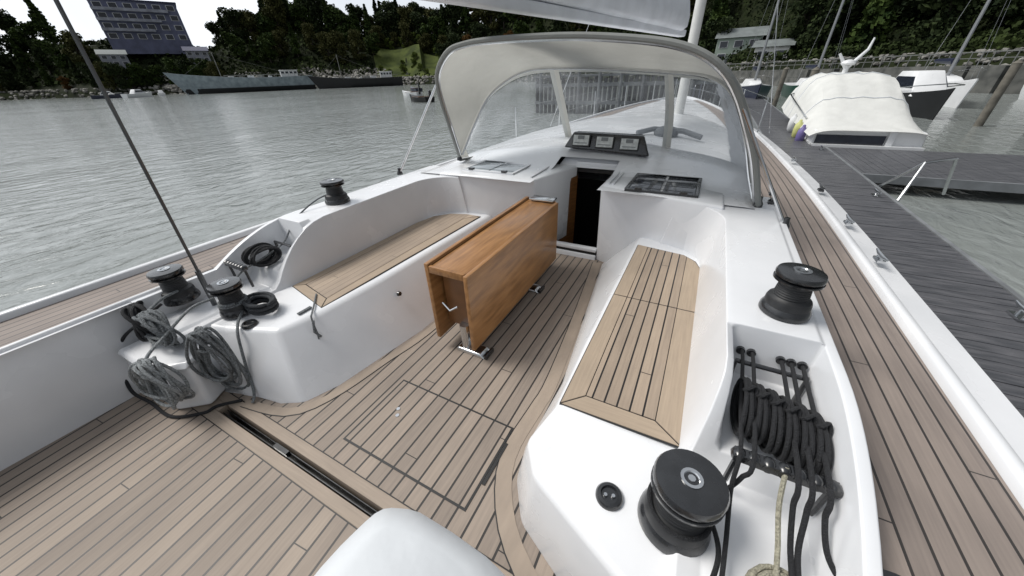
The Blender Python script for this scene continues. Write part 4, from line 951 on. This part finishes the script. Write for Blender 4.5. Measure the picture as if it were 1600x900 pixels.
g = MB(); g.tube([(-1.40, 1.515, .44), (-1.33, 1.50, .40), (-1.27, 1.515, .44)], .008, 6); g.build('latch', STEEL, T)
for y in (1.58, 2.58):
    g = MB(); g.tube([(-1.28, y, .03), (-1.28, y, .24)], .04, 20); l = g.build('leg', STEEL, T)
    g = MB(); g.prism([(-1.34, y - .05, .035), (-1.13, y - .05, .035), (-1.13, y + .05, .035), (-1.34, y + .05, .035)], [(-1.35, y - .06, .0), (-1.09, y - .06, .0), (-1.09, y + .06, .0), (-1.35, y + .06, .0)]); g.build('foot', STEEL, l, bevel=.01, seg=2)
    g = MB(); g.obox((-1.085, y, .022), (.012, 0, 0), (0, .055, 0), (0, 0, .02)); g.build('foot_cap', BLACK, l, bevel=.006, seg=2)

# ================================================================== ROPES AND LOOSE THINGS
def rope(name, pts, r, mat, label, cat='rope', group=None, n=None):
    P = catmull(pts, n or max(12, len(pts) * 8)); g = MB(); g.tube(P, r, 8)
    return tag(g.build(name, mat, None), label, cat, group)
rope('rope', [(.36, 1.6, .70), (.365, 1.44, .705), (.36, 1.2, .67), (.345, .95, .69), (.34, .86, .60), (.345, .72, .52), (.33, .55, .50), (.30, .40, .52), (.27, .25, .50)], .0075, ROPEB, 'black line from the left end of the rack straight aft past the biggest winch')
wr_ = [(.205 + .100 * math.cos(a), .775 + .100 * math.sin(a), .545 - .006 * a) for a in [.35 + i * .35 for i in range(20)]]
rope('rope', [(.40, 1.6, .70), (.405, 1.44, .705), (.385, .95, .69), (.365, .90, .62), (.33, .86, .575)] + wr_ + [(.33, .70, .50), (.30, .56, .48), (.25, .42, .46), (.20, .30, .44)], .0078, ROPEB, 'black line slanting from the rack onto the drum of the big right winch', n=140)
rope('rope', [(.475, .95, .69), (.475, .87, .60), (.485, .78, .53), (.48, .7, .51), (.475, .6, .50)], .008, ROPEN, 'single beige line running aft from the middle of the rack')
rope('rope', [(.51, 1.6, .70), (.515, 1.43, .70), (.505, .95, .69), (.505, .87, .62), (.515, .79, .54), (.515, .70, .52), (.51, .60, .50)], .0085, ROPEB, 'left one of two parallel black lines just right of the beige line')
rope('rope', [(.55, 1.6, .70), (.55, 1.43, .70), (.54, .95, .69), (.54, .87, .62), (.535, .79, .54), (.53, .70, .52), (.53, .60, .50)], .0085, ROPEB, 'right one of two parallel black lines just right of the beige line')
rope('rope', [(.59, 1.6, .70), (.59, 1.43, .70), (.585, .95, .69), (.585, .87, .62), (.60, .80, .56), (.63, .745, .54), (.66, .70, .54), (.70, .66, .54)], .0085, ROPEB, 'black line from the right end of the rack curving to the corner winch')
for k, x in enumerate((.372, .416, .460, .504, .548, .590)):
    rk = random.Random(50 + k); g = MB(); cy0 = 1.20 - .012 * k; cz0 = .655 - .003 * k
    for q in range(4):
        ry, rz = .128 - .014 * (q % 2) + rk.uniform(-.004, .004), .088 - .012 * (q % 2); cx = x + (-.012, -.004, .004, .012)[q]
        g.tube([(cx + .003 * math.sin(a * 2 + q), cy0 + ry * math.cos(a), cz0 + rz * math.sin(a)) for a in [2 * math.pi * i / 28 for i in range(28)]], .0085, 7, loop=True)
    g.tube([(x + .019 * math.cos(a), cy0 + .012 * math.sin(2 * a), cz0 + .086 + .022 * math.sin(a)) for a in [2 * math.pi * i / 14 for i in range(14)]], .0075, 6, loop=True)
    lab = ['black rope coil at the left end of the right-hand recess', 'second black rope coil from the left in the right-hand recess', 'third black rope coil from the left in the right-hand recess', 'third black rope coil from the right in the right-hand recess', 'second black rope coil from the right in the right-hand recess', 'black rope coil at the right end of the right-hand recess'][k]
    tag(g.build('rope_coil', ROPEB, None), lab, 'rope coil', 'black rope coils hung in the right-hand clutch recess')
def flat_coil(c, r, n, wire, mat, label, name='rope_coil', group=None, seed=1, tilt=(0, 0), sq=1.):
    rk = random.Random(seed); P = []
    M = Matrix.Rotation(R(tilt[0]), 3, 'X') @ Matrix.Rotation(R(tilt[1]), 3, 'Y')
    for i in range(n * 20):
        a = 2 * math.pi * i / 20; lay = i / 20; rad = r * (1 + .10 * math.sin(lay * 2.3 + seed) - .05 * (lay % 3))
        P.append(Vector(c) + M @ Vector((rad * math.cos(a), rad * sq * math.sin(a), (lay / n) * n * wire * .9 + rk.uniform(-.002, .002))))
    g = MB(); g.tube(P, wire, 8); return tag(g.build(name, mat, None), label, 'rope coil', group)
flat_coil((.50, .64, .468), .085, 5, .0085, ROPEN, 'beige rope coil lying at the bottom edge beside the corner winch')
# port side tangle
flat_coil((-2.67, .81, .505), .084, 4, .009, ROPEG, 'grey rope turns wound round the left bench-end winch drum', seed=4)
flat_coil((-2.52, .90, .452), .11, 7, .012, nmat('charcoal_rope', (.05, .055, .062), .85, bump=.8, bscale=220, var=.4, vscale=120), 'charcoal rope coil lying flat on the left bench end', seed=5, sq=.7)
def hang(cx, cy, cz, rw, rh, n, wire, mat, label, seed, yaw=0.):
    rk = random.Random(seed); g = MB(); cs, sn = math.cos(yaw), math.sin(yaw)
    for q in range(n):
        w1, h1 = rw * rk.uniform(.7, 1.1), rh * rk.uniform(.8, 1.12); ox = rk.uniform(-.03, .03); oy = rk.uniform(-.035, .035); tw = rk.uniform(-.3, .3)
        pts = []
        for i in range(24):
            a = 2 * math.pi * i / 24; lx = w1 * math.sin(a) * (1 - .35 * math.cos(a)) + ox; lz = -h1 + h1 * math.cos(a); ly = oy + .02 * math.sin(2 * a + q) + tw * lx * .3
            pts.append((cx + lx * cs - ly * sn, cy + lx * sn + ly * cs, cz + lz))
        g.tube(pts, wire, 7, loop=True)
    g.tube([(cx + .035 * math.cos(a) * cs, cy + .04 * math.sin(a), cz - rh * .55 + .01 * math.sin(3 * a)) for a in [2 * math.pi * i / 12 for i in range(12)]], wire, 7, loop=True)
    return tag(g.build('rope_coil', mat, None), label, 'rope coil', 'rope coils hanging beside the left aft winches')
ROPEL = nmat('light_grey_rope', (.30, .32, .33), .85, bump=.8, bscale=220, var=.45, vscale=110)
hang(-2.44, .50, .56, .12, .23, 11, .009, ROPEG, 'grey rope coil hanging down nearest the left bench corner', 11, .4)
hang(-2.60, .255, .46, .13, .17, 11, .009, ROPEL, 'light grey rope coil hung in the middle of the left tangle', 12, .2)
hang(-2.80, .42, .63, .15, .115, 12, .009, ROPEG, 'mid grey rope coil hung left of the light grey coil', 13, 0)
hang(-3.02, .42, .62, .13, .12, 11, .010, ROPEB, 'black rope coil at the outer end of the left tangle', 14, -.2)
rope('rope', [(-3.02, .55, .56), (-3.02, .40, .50), (-3.15, .30, .38), (-3.15, .22, .22), (-3.08, .17, .06), (-2.9, .19, .015), (-2.64, .20, .012), (-2.48, .31, .012), (-2.46, .38, .012), (-2.36, .48, .012)], .010, ROPEB, 'dark line drooping round the foot of the white box on the left')
rope('rope', [(-2.76, .74, .56), (-2.72, .60, .58), (-2.66, .42, .52), (-2.62, .28, .46), (-2.60, .235, .36)], .009, ROPEL, 'light grey line from the inner left winch to the coil over the white box')
rope('rope', [(-3.02, .66, .60), (-2.95, .56, .62), (-2.86, .46, .62), (-2.78, .40, .60)], .009, ROPEG, 'grey line from the outermost left winch to the rope heap on the white box lid')
rope('rope', [(-2.60, .82, .47), (-2.52, .74, .46), (-2.46, .69, .44), (-2.42, .655, .39), (-2.37, .60, .22), (-2.30, .545, .06), (-2.27, .50, .012)], .009, ROPEG, 'grey line draped over the aft end of the left bench down to the teak')
rope('rope', [(-2.96, 2.12, .90), (-3.02, 1.9, .90), (-3.0, 1.6, .80), (-2.97, 1.42, .66), (-2.93, 1.2, .62), (-2.88, 1.0, .60), (-2.80, .84, .53)], .007, ROPEG, 'grey line led from the left coaming winch aft through the recess')
for k in range(2):
    rk = random.Random(80 + k); g = MB(); x = (-3.02, -2.90)[k]
    for q in range(6):
        ry, rz = rk.uniform(.09, .12), rk.uniform(.055, .08); cx = x + rk.uniform(-.03, .03)
        g.tube([(cx + .015 * math.sin(a * 2 + q), 1.22 + ry * math.cos(a), .635 + rz * math.sin(a)) for a in [2 * math.pi * i / 24 for i in range(24)]], .009, 7, loop=True)
    tag(g.build('rope_coil', ROPEB, None), ['outer black rope coil in the left coaming recess', 'inner black rope coil in the left coaming recess'][k], 'rope coil', 'black rope coils in the left coaming recess')
# white moulded box under the tangle
WB = empty('deck_box', (-2.78, .40, 0), 'white rounded box on the teak under the hanging grey rope coils', 'box')
def q_(z, i): return [(x, y, z) for x, y in ((-3.12 + i, .23 + i), (-2.66, .24 + i), (-2.50 - i, .37 + i), (-2.60 - i, .56), (-3.12 + i, .56))]
g = MB(); g.prism(q_(.33, .02), q_(.004, 0))
g.build('body', WHITE, WB, bevel=.03, seg=4)
g = MB(); g.prism(q_(.362, .03), q_(.332, .005)); g.build('lid', WHITE, WB, bevel=.010, seg=3)
g = MB(); g.tube([(-2.93, .245, .20), (-2.93, .22, .22), (-2.81, .22, .22), (-2.81, .245, .20)], .008, 6); g.build('handle', STEEL, WB)
# covered pedestal in the near foreground
P_ = empty('covered_pedestal', (-.30, -.05, 0), 'white fabric-covered pedestal with soft rounded corner at the bottom edge', 'pedestal')
g = MB(); rings = []
for i in range(15):
    t = i / 14; z = .90 * t; f = 1.0
    x0, x1, y0, y1 = lerp(-.80, -.565, t), lerp(-.10, -.10, t), lerp(-.5, -.45, t), lerp(.32, .265, t)
    if t > .86: k = (t - .86) / .14; sh = .06 * (1 - math.sqrt(max(0, 1 - k * k))); x0 += sh; x1 -= sh; y0 += sh; y1 -= sh
    ring_ = []; n = 44; cxm, cym = (x0 + x1) / 2, (y0 + y1) / 2; hx, hy = (x1 - x0) / 2, (y1 - y0) / 2
    for k in range(n):
        a = 2 * math.pi * k / n; ca, sa_ = math.cos(a), math.sin(a); e_ = .42
        wr = 1 + .012 * math.sin(5 * a + 3 * t) * (1 - t) + .008 * math.sin(9 * a + 6 * t)
        ring_.append((cxm + hx * wr * math.copysign(abs(ca) ** e_, ca), cym + hy * wr * math.copysign(abs(sa_) ** e_, sa_), z))
    rings.append(ring_)
V = g.loft(rings, caps=True); g.build('cover', VINYLW, P_, sang=60)
